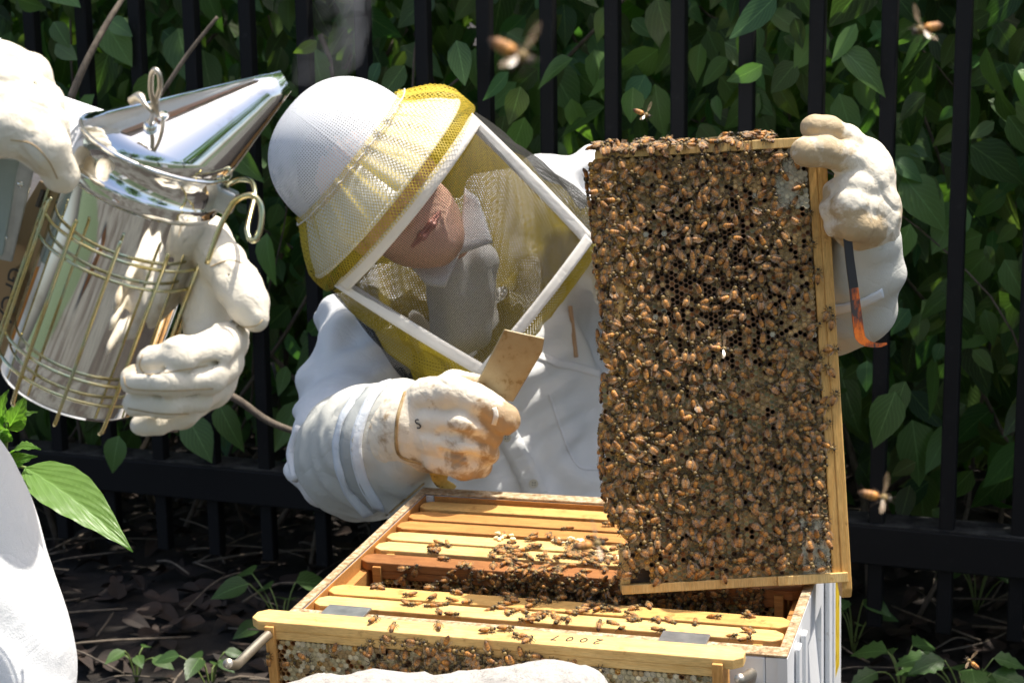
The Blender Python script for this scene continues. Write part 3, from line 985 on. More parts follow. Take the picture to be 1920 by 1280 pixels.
# right side wall with a cut hand hold: built from pieces around the recess, joined
x0, x1 = BW - RB, BW
hv0, hv1, hc0, hc1 = .12, .24, -.10, -.045
parts = [hbox((x0, 0, -BH), (x1, hv0, -.003)), hbox((x0, hv1, -BH), (x1, BD, -.003)), hbox((x0, hv0, hc1), (x1, hv1, -.003)), hbox((x0, hv0, -BH), (x1, hv1, hc0 - .05))]
sl = np.array([H(x0 + .0015, hv0, hc1), H(x0 + .0015, hv1, hc1), H(x1, hv1, hc0 - .05), H(x1, hv0, hc0 - .05), H(x0, hv0, hc1), H(x0, hv1, hc1), H(x0, hv1, hc0 - .05), H(x0, hv0, hc0 - .05)])
parts.append((sl, BOXF))
v, f = merge(parts); obj("side_wall", v, f, MAT['paint'], hive)
for (a, b_, pr_) in ((.045, .062, .005), (.080, .094, .006), (.262, .285, .006), (.318, .330, .004)):
    v, f = hbox((BW + .0005, a, -BH), (BW + pr_, b_, -.012)); obj("side_batten", v, f, MAT['paint'], hive, bevel=.0015)
v, f = hbox((BW + .0005, .335, -.17), (BW + .003, .372, -.012)); tag(obj("paint_stripe", v, f, MAT['yellow'], hive), "strip of yellow paint on the white side")
# worn rim on top of the walls
for lo, hi in (((0, 0, -.0025), (BW, TH, 0)), ((0, BD - TH, -.0025), (BW, BD, 0)), ((0, TH, -.0025), (RB, BD - TH, 0)), ((BW - RB, TH, -.0025), (BW, BD - TH, 0))):
    v, f = hbox(lo, hi); obj("rim", v, f, MAT['rim'], hive, bevel=.0008)
# inner faces, bare orange wood
for lo, hi in (((TH + .002, BD - TH - .0018, -BH), (BW - TH - .002, BD - TH - .0003, -.0032)), ((TH + .002, TH + .0003, -BH), (BW - TH - .002, TH + .0018, -.0032))):
    v, f = hbox(lo, hi); obj("inner_lining", v, f, MAT['pine_old'], hive)
lower = thing("hive_box", "lower white hive box standing under the open box", "hive box", H(BW / 2, BD / 2, -2 * BH))
for lo, hi in (((0, 0, -2 * BH), (BW, TH, -BH - .002)), ((0, BD - TH, -2 * BH), (BW, BD, -BH - .002)), ((0, TH + .0005, -2 * BH), (TH, BD - TH - .0005, -BH - .002)), ((BW - TH, TH + .0005, -2 * BH), (BW, BD - TH - .0005, -BH - .002))):
    v, f = hbox(lo, hi); obj("wall_panel", v, f, MAT['paint'], lower, bevel=.002)
stand = thing("hive_stand", "low wooden stand of beams under the lower hive box", "stand", (H(BW / 2, BD / 2, 0)[0], H(BW / 2, BD / 2, 0)[1], 0))
zb = H(BW / 2, BD / 2, -2 * BH - .003)[2]
for b_ in (.04, BD - .04):
    c0 = H(0, b_, -2 * BH - .002)
    v, f = box_vf((.01, b_ - .035, -2 * BH - .075), (BW - .01, b_ + .035, -2 * BH - .003), (HM, HO)); obj("beam", v, f, MAT['pine_brown'], stand, bevel=.003)

# frame perch: two bent rods with clips hooked over the front wall
perch = thing("frame_perch", "steel frame perch with two bent rods clipped onto the hive's front rim", "frame perch", H(.23, 0, -.05))
for u in (.060, .405):
    v, f = merge([hbox((u - .023, -.0035, .0006), (u + .023, TH + .010, .0030)), hbox((u - .023, -.0062, -.040), (u + .023, -.0036, .0028))])
    obj("clip", v, f, MAT['galv'], perch, bevel=.0006)
for rp in ([H(.02, -.004, -.020), P(520, 1180, 1.745), P(500, 1192, 1.725), P(470, 1220, 1.69), P(450, 1240, 1.665), P(442, 1246, 1.65), P(432, 1245, 1.635), P(427, 1243, 1.625)],
           [H(.47, -.004, -.030), P(1410, 1262, 1.62), P(1400, 1268, 1.60), P(1391, 1272, 1.585), P(1386, 1272, 1.575)]):
    v, f = tube_vf(smooth_path(rp, 6), .0048, 12); obj("rod", v, f, MAT['rod'], perch, smooth=True)

# ------------------------------------------------------------------ frames and comb
FL, FTW, FTH, FDEP = .483, .027, .019, .232


def mat_rt(R, t):
    return Matrix(((R[0][0], R[0][1], R[0][2], t[0]), (R[1][0], R[1][1], R[1][2], t[1]), (R[2][0], R[2][1], R[2][2], t[2]), (0, 0, 0, 1)))


def top_bar_vf():
    L = FL / 2; w = FTW / 2; c = .009
    poly = [(-L + c, -w), (L - c, -w), (L, -w + c * .8), (L, w - c * .8), (L - c, w), (-L + c, w), (-L, w - c * .8), (-L, -w + c * .8)]
    a = prism_vf(poly, -.010, 0)
    bx = box_vf((-L + .020, -w + .0006, -FTH), (L - .020, w - .0006, -.0099))
    return merge([a, bx])


HEXP = .0054


def comb_vf(W0, W1, H0, H1, kind_fn, off_fn, pitch=HEXP):
    """hexagonal cells on the plane y=0 facing -y, x in W, z in H; each cell an open or capped cup"""
    R = pitch / math.sqrt(3)
    xs = []; row = 0; z = H0
    while z < H1:
        x = W0 + (pitch / 2 if row % 2 else 0)
        while x < W1:
            xs.append((x, z)); x += pitch
        z += R * 1.5; row += 1
    c = np.array(xs)
    c += RNG.normal(size=c.shape) * pitch * .025
    dep, rim, flo, dome, keep = kind_fn(c)
    c = c[keep]; dep = dep[keep]; rim = rim[keep]; flo = flo[keep]; dome = dome[keep]
    n = len(c)
    ang = np.arange(6) * math.pi / 3 + math.pi / 6
    hexv = np.stack([np.cos(ang), np.sin(ang)], 1)
    off = off_fn(c)

    def ring(s, y):
        p = np.zeros((n, 6, 3)); p[:, :, 0] = c[:, None, 0] + hexv[None, :, 0] * R * s; p[:, :, 2] = c[:, None, 1] + hexv[None, :, 1] * R * s
        p[:, :, 1] = -(off[:, None] + y[:, None]); return p
    one = np.ones(n)
    V = np.concatenate([ring(1.01, -.0022 * one), ring(.985, .0003 * one), ring(.80, .0001 * one), ring(.76, -dep), np.stack([c[:, 0], -(off - dep + dome), c[:, 1]], 1)[:, None, :]], 1)   # 25 verts
    F = []
    base = np.arange(n)[:, None] * 25
    quads = []
    for k in range(6):
        j = (k + 1) % 6
        for r_ in range(3):
            quads.append([r_ * 6 + k, r_ * 6 + j, (r_ + 1) * 6 + j, (r_ + 1) * 6 + k])
    Q = (base[:, None, :] + np.array(quads)[None]).reshape(-1, 4)
    T = (base[:, None, :] + np.array([[18 + k, 18 + (k + 1) % 6, 24] for k in range(6)])[None]).reshape(-1, 3)
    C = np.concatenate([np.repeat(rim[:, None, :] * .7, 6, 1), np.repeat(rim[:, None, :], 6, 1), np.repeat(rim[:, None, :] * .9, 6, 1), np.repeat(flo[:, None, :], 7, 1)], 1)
    return V.reshape(-1, 3), [tuple(q) for q in Q] + [tuple(t) for t in T], C.reshape(-1, 3)


def make_frame(label, Mw, top='pine', side='pine_v', group=None, bottom_bar=True):
    """one hanging frame; local x along the top bar, z up, y across; origin on top of the bar's middle"""
    fr = thing("framed_comb", label, "comb frame", (0, 0, 0), group)
    fr.matrix_world = Mw
    v, f = top_bar_vf(); obj("top_bar", v, f, MAT[top], fr, local=True, bevel=.0012)
    for s in (-1, 1):
        x = s * .2195
        v, f = box_vf((x - .0048, -.0175, -.075), (x + .0048, .0175, -.004))
        v2, f2 = box_vf((x - .0047, -.0145, -FDEP), (x + .0047, .0145, -.0748))
        v, f = merge([(v, f), (v2, f2)])
        obj("end_bar", v, f, MAT[side], fr, local=True, bevel=.0008)
    if bottom_bar:
        v, f = box_vf((-.2145, -.0095, -FDEP), (.2145, .0095, -FDEP + .0095)); obj("bottom_bar", v, f, MAT[top], fr, local=True, bevel=.0008)
    return fr


def base_slab(fr, th=.0035):
    v, f = box_vf((-.2143, -th, -FDEP + .010), (.2143, th, -FTH - .0005)); return obj("comb_core", v, f, MAT['wax_dark'], fr, local=True)


b = NB("old_dark_comb"); b.col((.055, .028, .012)); b.set(rough=.6); MAT['wax_dark'] = b.m

bars = [(.372, 'pine', "pale pine frame against the hive's back wall, its top bar half in the arm's shadow"),
        (.334, 'pine_old', "orange pine frame, second from the hive's back wall, with a white wax scrap on top"),
        (.297, 'pine_old', "light orange frame, third from the hive's back wall, with a single bee walking on it"),
        (.262, 'pine_pale', "pale yellow frame, fourth from the hive's back wall, with two wax tufts"),
        (.227, 'pine_pale', "pale yellow frame next behind the brown one, bees crowding its top bar"),
        (.188, 'pine_brown', "brown frame facing the gap in the hive, its face covered with bees"),
        (.094, 'pine', "yellow pine frame at the near side of the gap in the hive"),
        (.058, 'pine_pale', "pale pine frame right behind the hive's clipped front wall, faint number on it")]
FR = []
for vv, m, lab in bars:
    Rm = np.stack([HU, HW, HN], 1)
    t = H(BW / 2 + RNG.normal() * .001, vv, -.007 + RNG.normal() * .0008)
    FR.append(make_frame(lab, mat_rt(Rm, t), m, 'pine_v' if m != 'pine_brown' else 'pine_old'))
    base_slab(FR[-1])
for (fi, x, y, s) in ((3, -.11, .014, .9), (3, -.03, .013, 1.1), (1, .09, .004, .8), (4, .05, .006, .9), (4, .10, .004, 1.0), (4, .015, .008, .7)):
    pr_ = [ell((x + RNG.normal() * .009 * s, y + RNG.normal() * .004, .0015 + .002 * RNG.random()), np.eye(3), np.array([.005, .0035, .0025]) * s * RNG.uniform(.5, 1.0), .001) for _ in range(9)]
    o, _, _ = sdf_obj("wax_scrap", pr_, .0011, MAT['wax_fresh'], FR[fi], lambda p: .0008 * vnoise(p * 900), local=True)


def pick(weights, palette, rnd):
    w = np.cumsum(weights, 1); w /= w[:, -1:]
    k = (rnd[:, None] > w).sum(1)
    return k


CELL = {  # depth, rim colour, floor colour, dome
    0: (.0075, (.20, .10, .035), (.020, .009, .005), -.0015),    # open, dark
    1: (.0012, (.40, .27, .11), (.58, .40, .18), .0011),          # sealed brood, tan
    2: (.0030, (.34, .21, .08), (.54, .39, .16), -.0004),         # pale food
    3: (.0032, (.32, .19, .07), (.58, .22, .03), -.0004),         # orange pollen
    4: (.0006, (.54, .50, .37), (.58, .54, .40), .0004),          # capped honey
    5: (.0028, (.33, .21, .08), (.44, .39, .19), -.0004),         # greenish pollen
    6: (.0016, (.55, .32, .09), (.74, .46, .13), .0034),          # drone cappings
    7: (.0050, (.30, .17, .06), (.22, .06, .015), -.0006),
    8: (.0005, (.40, .36, .22), (.46, .42, .27), .0005),           # sealed, greenish tan
    9: (.0005, (.34, .25, .12), (.40, .29, .14), .0006)}           # sealed, brown        # honey, glossy brown


def cell_arrays(k):
    dep = np.array([CELL[i][0] for i in range(10)])[k]; rim = np.array([CELL[i][1] for i in range(10)])[k]
    flo = np.array([CELL[i][2] for i in range(10)])[k]; dome = np.array([CELL[i][3] for i in range(10)])[k]
    return dep, rim, flo * (1 + .18 * RNG.normal(size=(len(k), 1))).clip(.5, 1.5), dome


# held frame: top bar upright on the right, seen face-on
HA = math.radians(3.4)      # leans back from the camera, turned a little
HX = -DN * math.cos(HA) - RT * math.sin(HA); HZ = RT * math.cos(HA) - DN * math.sin(HA); HY = np.cross(HZ, HX)
HELD_O = P(1568, 672, 1.81)
HELD_R = np.stack([HX, HY, HZ], 1)
held = make_frame("frame of comb held upright on its end above the hive, covered with bees", mat_rt(HELD_R, HELD_O), 'pine', 'pine_pale', bottom_bar=False)
base_slab(held)
v, f = box_vf((-.2145, -.0095, -FDEP), (-.18, .0095, -FDEP + .0095)); obj("bottom_bar", v, f, MAT['pine_pale'], held, local=True, bevel=.0008)


def held_l(p):       # held-frame local -> world ; face towards camera is +y
    return np.asarray(p) @ HELD_R.T + HELD_O


def held_off(c):
    """relief of the comb face; c = (x along bar, z); thick burr comb along the open side"""
    x, z = c[:, 0], c[:, 1]
    q = np.stack([x * 16, z * 16, np.zeros(len(x))], 1)
    edge = np.clip((-.180 - z) / .045, 0, 1)
    return .0125 + .0016 * vnoise(q) + edge * (.006 + .006 * vnoise(q * 2.2 + 3)) + .0006 * vnoise(q * 7)


def held_kind(c):
    x, z = c[:, 0], c[:, 1]
    # image coords: right = toward bar (z -> 0), up = +x
    a = (z + FDEP) / FDEP          # 0 left edge .. 1 right bar
    b_ = (x + .2145) / .429        # 0 bottom .. 1 top
    n = vnoise(np.stack([x * 22, z * 22, x * 0 + 4], 1)); n2 = vnoise(np.stack([x * 45, z * 45, x * 0 + 9], 1))
    w = np.zeros((len(x), 8)) + .02
    up = np.clip(1.25 - np.abs(b_ - .70) / .20, 0, 1) * np.clip(1.2 - np.abs(a - .55) / .30, 0, 1)
    w[:, 0] += 3.6 * up * (n > -.35) + .10
    w[:, 1] += 1.3 * (a > .72) + .3 + .5 * (b_ > .86)
    w[:, 2] += .9 * (b_ < .62) + .35
    w[:, 5] += .8 * (b_ < .55) + .05
    w[:, 3] += .14 + .15 * (n2 > .3)
    w[:, 7] += .12
    w[:, 6] += 2.2 * (a < .17) + 1.2 * ((a > .90) & (b_ > .2)) * (n > 0)
    cor = ((a > .78) & (b_ > .86)) | ((a > .80) & (b_ < .13))
    w[cor] = .03; w[cor, 4] = 3
    w[:, 0] += .5 * (n2 > .35) * (b_ < .6)
    k = pick(w, None, RNG.random(len(x)))
    dep, rim, flo, dome = cell_arrays(k)
    edge_n = .010 * vnoise(np.stack([x * 30, x * 0, x * 0 + 2.5], 1)) + .004 * vnoise(np.stack([x * 90, x * 0, x * 0 + 7], 1))
    notch = .016 * np.exp(-((x - .005) / .006) ** 2) + .02 * np.clip((-.155 - x) / .03, 0, 1)
    keep = (z > -FDEP - .006 + edge_n + notch) & (x < .2145)
    keep &= ~((x < -.1985) & (z < -FDEP + .03))
    return dep, rim, flo, dome, keep


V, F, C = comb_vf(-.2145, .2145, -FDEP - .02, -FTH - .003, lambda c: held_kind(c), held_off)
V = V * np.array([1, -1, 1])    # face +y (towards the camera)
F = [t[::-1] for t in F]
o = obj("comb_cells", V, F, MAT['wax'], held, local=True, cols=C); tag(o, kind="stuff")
# burr comb body behind the bulging open edge
pr_ = []
xs_ = np.linspace(-.16, .205, 30)
for x in xs_:
    zz = -FDEP + .004 - .010 * vnoise(np.array([[x * 30, 0, 2.5]]))[0] * -1
    if abs(x - .005) < .008: continue
    pr_.append(ell((x, .003, zz + .006), np.eye(3), (.013, .015, .012 + .004 * random.random()), .006))
o, _, _ = sdf_obj("burr_comb", pr_, .0022, MAT['wax_burr'] if 'wax_burr' in MAT else MAT['wax_dark'], held, lambda p: .0015 * vnoise(p * 260), local=True)

# comb showing in the gap on the brown frame
def gap_kind(c):
    k = pick(np.tile(np.array([1.5, .1, .8, .1, .2, .6, .1, .8]), (len(c), 1)), None, RNG.random(len(c)))
    d, r_, fl, do = cell_arrays(k); return d, r_, fl, do, np.ones(len(c), bool)
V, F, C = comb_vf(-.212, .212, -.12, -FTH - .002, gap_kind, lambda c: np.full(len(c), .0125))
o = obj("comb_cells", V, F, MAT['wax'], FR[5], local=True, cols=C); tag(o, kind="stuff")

# frame hanging outside on the perch
HANG_T = H(.232, -.046, .019)
lean = math.radians(-3)
HangN = unit(HN * math.cos(lean) + HW * math.sin(lean)); HangW = np.cross(HangN, HU)
HANG_R = np.stack([HU, HangW, HangN], 1)
hang = make_frame("frame hanging outside the hive on the steel perch, number written on its top bar", mat_rt(HANG_R, HANG_T), 'pine_pale', 'pine_v')
base_slab(hang)


def hang_kind(c):
    x, z = c[:, 0], c[:, 1]
    n = vnoise(np.stack([x * 25, z * 25, x * 0 + 1], 1))
    w = np.zeros((len(x), 8)) + .02
    w = np.concatenate([w, w[:, :2]], 1); w[:, 4] = .35; w[:, 8] = .9; w[:, 9] = .45; w[:, 5] += .08; w[:, 2] += .05
    mid = np.exp(-((x + .035) / .055) ** 2) * (z < -.032)
    w[:, 7] += 5 * mid * (n > -.2); w[:, 0] += .6 * mid
    w[x < -.205, 7] += 4
    k = pick(w, None, RNG.random(len(x)))
    d, r_, fl, do = cell_arrays(k)
    return d, r_, fl, do, np.ones(len(x), bool)


V, F, C = comb_vf(-.2135, .2135, -FDEP + .014, -FTH - .002, hang_kind, lambda c: .0135 + .0008 * vnoise(np.stack([c[:, 0] * 30, c[:, 1] * 30, c[:, 0] * 0], 1)))
o = obj("comb_cells", V, F, MAT['wax'], hang, local=True, cols=C); tag(o, kind="stuff")
# handwritten number, upside down for the photographer
STROKES = {'2': [[(-.35, .55), (-.2, .85), (.15, .9), (.35, .6), (.2, .15), (-.15, -.3), (-.4, -.75), (0, -.72), (.45, -.8)]],
           '0': [[(0, .7), (-.32, .35), (-.36, -.25), (-.1, -.7), (.22, -.62), (.38, -.1), (.3, .45), (.02, .72)]],
           '7': [[(-.35, .75), (.05, .72), (.42, .8), (.22, .2), (.02, -.35), (-.1, -.85)]]}


def handwriting(word, M, size, mat, parent, r):
    parts = []
    for i, ch in enumerate(word):
        for st in STROKES[ch]:
            q = [np.array([(i - (len(word) - 1) / 2) * size * 1.0 + (x + .18 * y) * size * .5 + RNG.normal() * size * .015, y * size * .42 + RNG.normal() * size * .02, 0]) for x, y in st]
            v, f = tube_vf(smooth_path(q, 5), r, 4); v[:, 2] *= .25
            parts.append((v @ M[0].T + M[1], f))
    v, f = merge(parts); o = obj("written_number", v, f, mat, None); o.parent = parent; o.matrix_parent_inverse = parent.matrix_world.inverted(); return o


handwriting("2007", (np.stack([-HU, -HangW, HangN], 1), HANG_T + HU * .085 + HangN * .0004 + HangW * .001), .0135, MAT['ink'], hang, .0006)
t8 = H(BW / 2, .058, -.007)
handwriting("2007", (np.stack([-HU, -HW, HN], 1), t8 + HU * .125 + HN * .0012), .0125, MAT['ink_pale'], FR[7], .0005)


# ------------------------------------------------------------------ bees
def bee_vf(bend=0.):
    """worker bee along +x (head), dorsal +z, one continuous body; metres"""
    O1 = (.63, .28, .058); D1 = (.24, .11, .034); T1 = (.25, .17, .06); HD = (.06, .045, .028); B1 = (.39, .175, .05)
    K1 = (.10, .05, .022)
    rings = [(-.0080, .0002, K1), (-.0074, .0009, K1), (-.0066, .00145, K1), (-.0060, .0020, D1), (-.0054, .00185, B1), (-.0047, .0020, D1), (-.0041, .0021, O1),
             (-.0034, .00216, D1), (-.0028, .0022, O1), (-.0021, .00214, O1), (-.0013, .0019, O1), (-.0007, .0012, D1), (-.0003, .0007, D1),
             (.0003, .0013, T1), (.0010, .0019, T1), (.0018, .0021, T1), (.0026, .0018, T1), (.0032, .0010, T1), (.0035, .0007, HD),
             (.0038, .0013, HD), (.0044, .0016, HD), (.0050, .0012, HD), (.0053, .0003, HD)]
    n = 9; V = []; C = []; F = []
    for i, (x, r, c) in enumerate(rings):
        zc = .0003 if x > -.0003 else .0001 - bend * (x + .0003) ** 2 * 60
        for k in range(n):
            a = 2 * math.pi * k / n + (.5 * math.pi)
            yy = r * math.cos(a) * (1.12 if x > .0034 else 1.0); zz = r * math.sin(a) * (.9 if x < 0 else 1.0)
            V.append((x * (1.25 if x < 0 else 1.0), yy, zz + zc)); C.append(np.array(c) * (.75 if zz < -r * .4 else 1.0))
    m = len(rings)
    for i in range(m - 1):
        for k in range(n):
            F.append((i * n + k, (i + 1) * n + k, (i + 1) * n + (k + 1) % n, i * n + (k + 1) % n))
    F.append(tuple(range(n))); F.append(tuple((m - 1) * n + k for k in range(n))[::-1])
    V = [np.array(v) for v in V]
    for s in (-1, 1):
        for (x0, x1, x2, y2) in ((.0024, .0036, .0046, .0036), (.0014, .0014, .0014, .0046), (.0006, -.0010, -.0030, .0044)):
            v, f = tube_vf([(x0, s * .0012, -.0008), (x1, s * .0028, -.0004), (x2, s * y2, -.0021), (x2 + .0004, s * (y2 + .0006), -.0024)], [.00032, .00026, .00016], 4)
            F += [tuple(i + len(V) for i in q) for q in f]; V += list(v); C += [np.array((.07, .04, .02))] * len(v)
        v, f = tube_vf([(.0050, s * .0005, .0006), (.0060, s * .0012, .0011), (.0068, s * .0020, .0006)], .00015, 3)
        F += [tuple(i + len(V) for i in q) for q in f]; V += list(v); C += [np.array((.04, .025, .02))] * len(v)
    return np.array(V), F, np.array(C)


def wing_vf(side, ang, lift, L=.0098, W=.0031):
    pts = [(0, 0)] + [(-t * L, W * .5 * math.sin(math.pi * t ** 1.3) ** .7) for t in (.2, .45, .7, .9)] + [(-L, 0)] + [(-t * L, -W * .5 * math.sin(math.pi * t ** 1.3) ** .7 * .8) for t in (.9, .7, .45, .2)]
    v = np.array([(x, y * side, 0) for x, y in pts])
    ca, sa = math.cos(ang * side), math.sin(ang * side)
    v = v @ np.array([[ca, -sa, 0], [sa, ca, 0], [0, 0, 1]])
    v[:, 2] += lift * np.linalg.norm(v[:, :2], axis=1) - .02 * 0
    v += np.array([.0016, side * .0011, .0019])
    return v, [(0, 1, 9), (1, 2, 8, 9), (2, 3, 7, 8), (3, 4, 6, 7), (4, 5, 6)]


BEE_VARS = []
for bend, ang, lift in ((0.0, .14, .02), (.6, .08, .03), (-.3, .42, .08), (0.2, 1.45, .35)):
    bv, bf, bc = bee_vf(bend)
    wl, wf = wing_vf(-1, ang, lift); wr, _ = wing_vf(1, ang, lift)
    hl_, hf_ = wing_vf(-1, ang + .25, lift * .6, .0062, .0022); hr_, _ = wing_vf(1, ang + .25, lift * .6, .0062, .0022)
    hl_ -= np.array([.0008, 0, .0004]); hr_ -= np.array([.0008, 0, .0004])
    bo = obj("honey_bee", bv, bf, MAT['bee'], None, smooth=True, cols=bc)
    wo = []
    for (v_, f_) in ((wl, wf), (wr, wf), (hl_, hf_), (hr_, hf_)):
        w = obj("wing", v_, f_, MAT['wing'], None); wo.append(w.data); bpy.data.objects.remove(w)
    BEE_VARS.append((bv, bf, bc, [wl, wr, hl_, hr_], wf, bo.data, wo))
    bpy.data.objects.remove(bo)

bees = []      # (priority, pos, R, scale, variant, label, group)


def add_bee(pos, normal, heading, scale=1.0, var=None, pri=0., label="", group=""):
    z = unit(normal); x = unit(heading - z * np.dot(heading, z)); y = np.cross(z, x)
    if var is None: var = int(RNG.choice(3, p=[.5, .3, .2]))
    bees.append((pri, np.asarray(pos) + z * .0024 * scale, np.stack([x, y, z], 1), scale, var, label, group))


def scatter(n, sampler, mind, tries=40):
    pts = np.zeros((0, 2)); out = []
    for _ in range(n * tries):
        if len(out) >= n: break
        q = sampler()
        if q is None: continue
        if len(out) and np.min(np.sum((np.array([o_[:2] for o_ in out]) - q[:2]) ** 2, 1)) < mind ** 2: continue
        out.append(q)
    return out


# on the held comb
def s_held():
    x = RNG.uniform(-.205, .213); z = RNG.uniform(-FDEP - .002, -.022)
    a = (z + FDEP) / FDEP; b_ = (x + .2145) / .429
    d = 1.0
    if a > .80 and .45 < b_ < .86: d = .18
    elif a > .7 and .55 < b_ < .8: d = .5
    if a > .8 and b_ > .86: d = .25
    if b_ > .88 and a < .8: d = 1.0
    if .36 < b_ < .62 and .3 < a < .9: d *= .75
    d *= np.clip(.6 + 1.3 * vnoise(np.array([[x * 24, z * 24, 3.3]]))[0], .12, 1)
    if RNG.random() > d: return None
    return np.array([x, z])


def held_label(a, b_):
    if a > .78 and b_ > .84: return "honey bee near the white capped comb under the glove's thumb"
    if a > .80 and b_ < .16: return "honey bee by the pale capped comb at the held-up frame's lower end"
    if a < .2: return "honey bee on the golden drone cells of the held-up frame"
    if a > .8: return "honey bee on tan sealed cells along the held-up frame's top bar"
    if b_ > .84: return "honey bee in the crowd under the held-up frame's upper end bar"
    if b_ > .5: return "honey bee over the dark open cells of the held-up frame"
    if b_ > .2: return "honey bee over the pale filled cells of the held-up frame"
    return "honey bee close above the lower end bar of the held-up frame"


for q in scatter(600, s_held, .0080, 90):
    o_ = held_off(np.array([q]))[0]
    pos = held_l((q[0], o_ + .0004, q[1]))
    nrm = HY + .25 * RNG.normal() * HX + .25 * RNG.normal() * HZ
    a = RNG.uniform(0, 2 * math.pi)
    if RNG.random() < .35: a = RNG.choice([0, math.pi]) + .5 * RNG.normal()
    sc = RNG.uniform(1.08, 1.28)
    add_bee(pos, nrm, HX * math.cos(a) + HZ * math.sin(a), sc, None, 5 + RNG.random(), held_label((q[1] + FDEP) / FDEP, (q[0] + .2145) / .429), "bees on the held-up frame")
# piled bees along its open edge and upper end
for _ in range(150):
    x = RNG.uniform(-.17, .213); th = RNG.uniform(-.3, 1.9)
    en = .010 * vnoise(np.array([[x * 30, 0, 2.5]]))[0]
    z = -FDEP + en + .006 - .011 * math.sin(th); y = .003 + .016 * math.cos(th)
    if abs(x - .005) < .012 or x < -.155: continue
    n_ = HY * math.cos(th) - HZ * math.sin(th)
    a = RNG.uniform(0, 6.28); t2 = np.cross(n_, HX)
    add_bee(held_l((x, y, z)), n_, HX * math.cos(a) + t2 * math.sin(a), RNG.uniform(1.0, 1.15), None, 2, "honey bee clinging to the open comb edge of the held-up frame", "bees on the open edge of the held-up frame")
for _ in range(75):
    z = -FDEP + (FDEP - .055) * RNG.random() ** 1.5; th = RNG.uniform(0, 1.6)
    y = .017 * math.cos(th) + .002; x = .2243 + .002 + (0.006 * RNG.random() if RNG.random() < .4 else 0)
    n_ = HX * math.sin(th * .9 + .3) + HY * math.cos(th * .9 + .3)
    a = RNG.uniform(0, 6.28); t2 = np.cross(n_, HZ)
    add_bee(held_l((x - .004 * math.cos(th), y, z)), n_, HZ * math.cos(a) + t2 * math.sin(a), RNG.uniform(1.0, 1.2), None, 6, "honey bee on the upper end bar of the held-up frame", "bees on the upper end bar")
for (px, py, hd) in ((1436, 252, 0), (1424, 250, 2.5), (1447, 251, 1.0)):
    pos = held_l((.2243, .002, 0)) * 0 + P(px, py + 6, 1.805)
    add_bee(pos, HX * .9 + HY * .3, HZ * math.cos(hd) + HY * math.sin(hd), 1.1, 2, 9, "honey bee standing alone on the bare part of the upper end bar", "bees on the bare upper end bar")
# on the top bar side and lower end bar of the held frame
for (px, py, a) in ((1533, 514, .1), (1552, 585, .5), (1528, 610, 1.2), (1535, 680, .3), (1553, 692, -.6), (1545, 765, 1.0), (1538, 850, .2), (1556, 838, 2.1), (1549, 795, .9), (1562, 655, 1.5), (1560, 600, 0.2),
                    (1565, 742, .4), (1300, 1068, .8), (1405, 1063, 1.0), (1474, 1058, 1.2), (1520, 1062, 1.4), (1548, 1064, 1.3), (1355, 1075, -.3), (1235, 1082, .6), (1185, 1078, 2.0)):
    pos = P(px, py, 1.795)
    l_ = (pos - HELD_O) @ HELD_R
    y = .0136 if l_[2] > -FTH else .0148
    lab = ("honey bee walking up the bare top bar of the held-up frame", "bees on the held-up frame's top bar") if py < 1000 else ("honey bee on the lower end bar of the held-up frame", "bees on the lower end bar")
    pos = held_l((l_[0], y, l_[2]))
    add_bee(pos, HY, HX * math.cos(a) + HZ * math.sin(a), 1.12, None, 8, *lab)


# on the open hive: top bars
def bar_bee(fi, u, dy, a, sc=1.0, pri=4):
    t = H(u, bars[fi][0] + dy, -.0065)
    n_ = HN + .15 * RNG.normal() * HU + .15 * RNG.normal() * HW
    add_bee(t, n_, HU * math.cos(a) + HW * math.sin(a), sc * 1.05, None, pri, "honey bee walking over the top bars of the open hive", "bees on the hive's top bars")


for fi, ua, ub, n in ((1, .25, .34, 4), (2, .08, .36, 6), (3, .13, .34, 16), (4, .08, .36, 44), (5, .09, .36, 30), (6, .06, .45, 26), (7, .10, .46, 30)):
    for _ in range(int(n * 1.25)):
        c = (ua + ub) / 2; u = np.clip(RNG.normal() * (ub - ua) * .27 + c, ua, ub)
        bar_bee(fi, u, RNG.uniform(-.0165, .0165), RNG.uniform(0, 6.28), 1.0, 7)
# mass on the brown frame's face in the gap
for q in scatter(360, lambda: np.array([np.clip(RNG.normal() * .085 + .03, -.19, .20), -.001 - .075 * RNG.random() ** .9]), .0062, 60):
    y = -.0138 if q[1] > -FTH else -.015
    Rm = np.stack([HU, HW, HN], 1); t = np.array([q[0], y, q[1]]) @ Rm.T + np.array(FR[5].location)
    n_ = -HW + .3 * RNG.normal() * HU + .3 * RNG.normal() * HN; a = RNG.uniform(0, 6.28)
    add_bee(t, n_, HU * math.cos(a) + HN * math.sin(a), 1.05, None, 3.5, "honey bee in the crowd on the brown frame facing the gap", "bees crowding the gap in the hive")
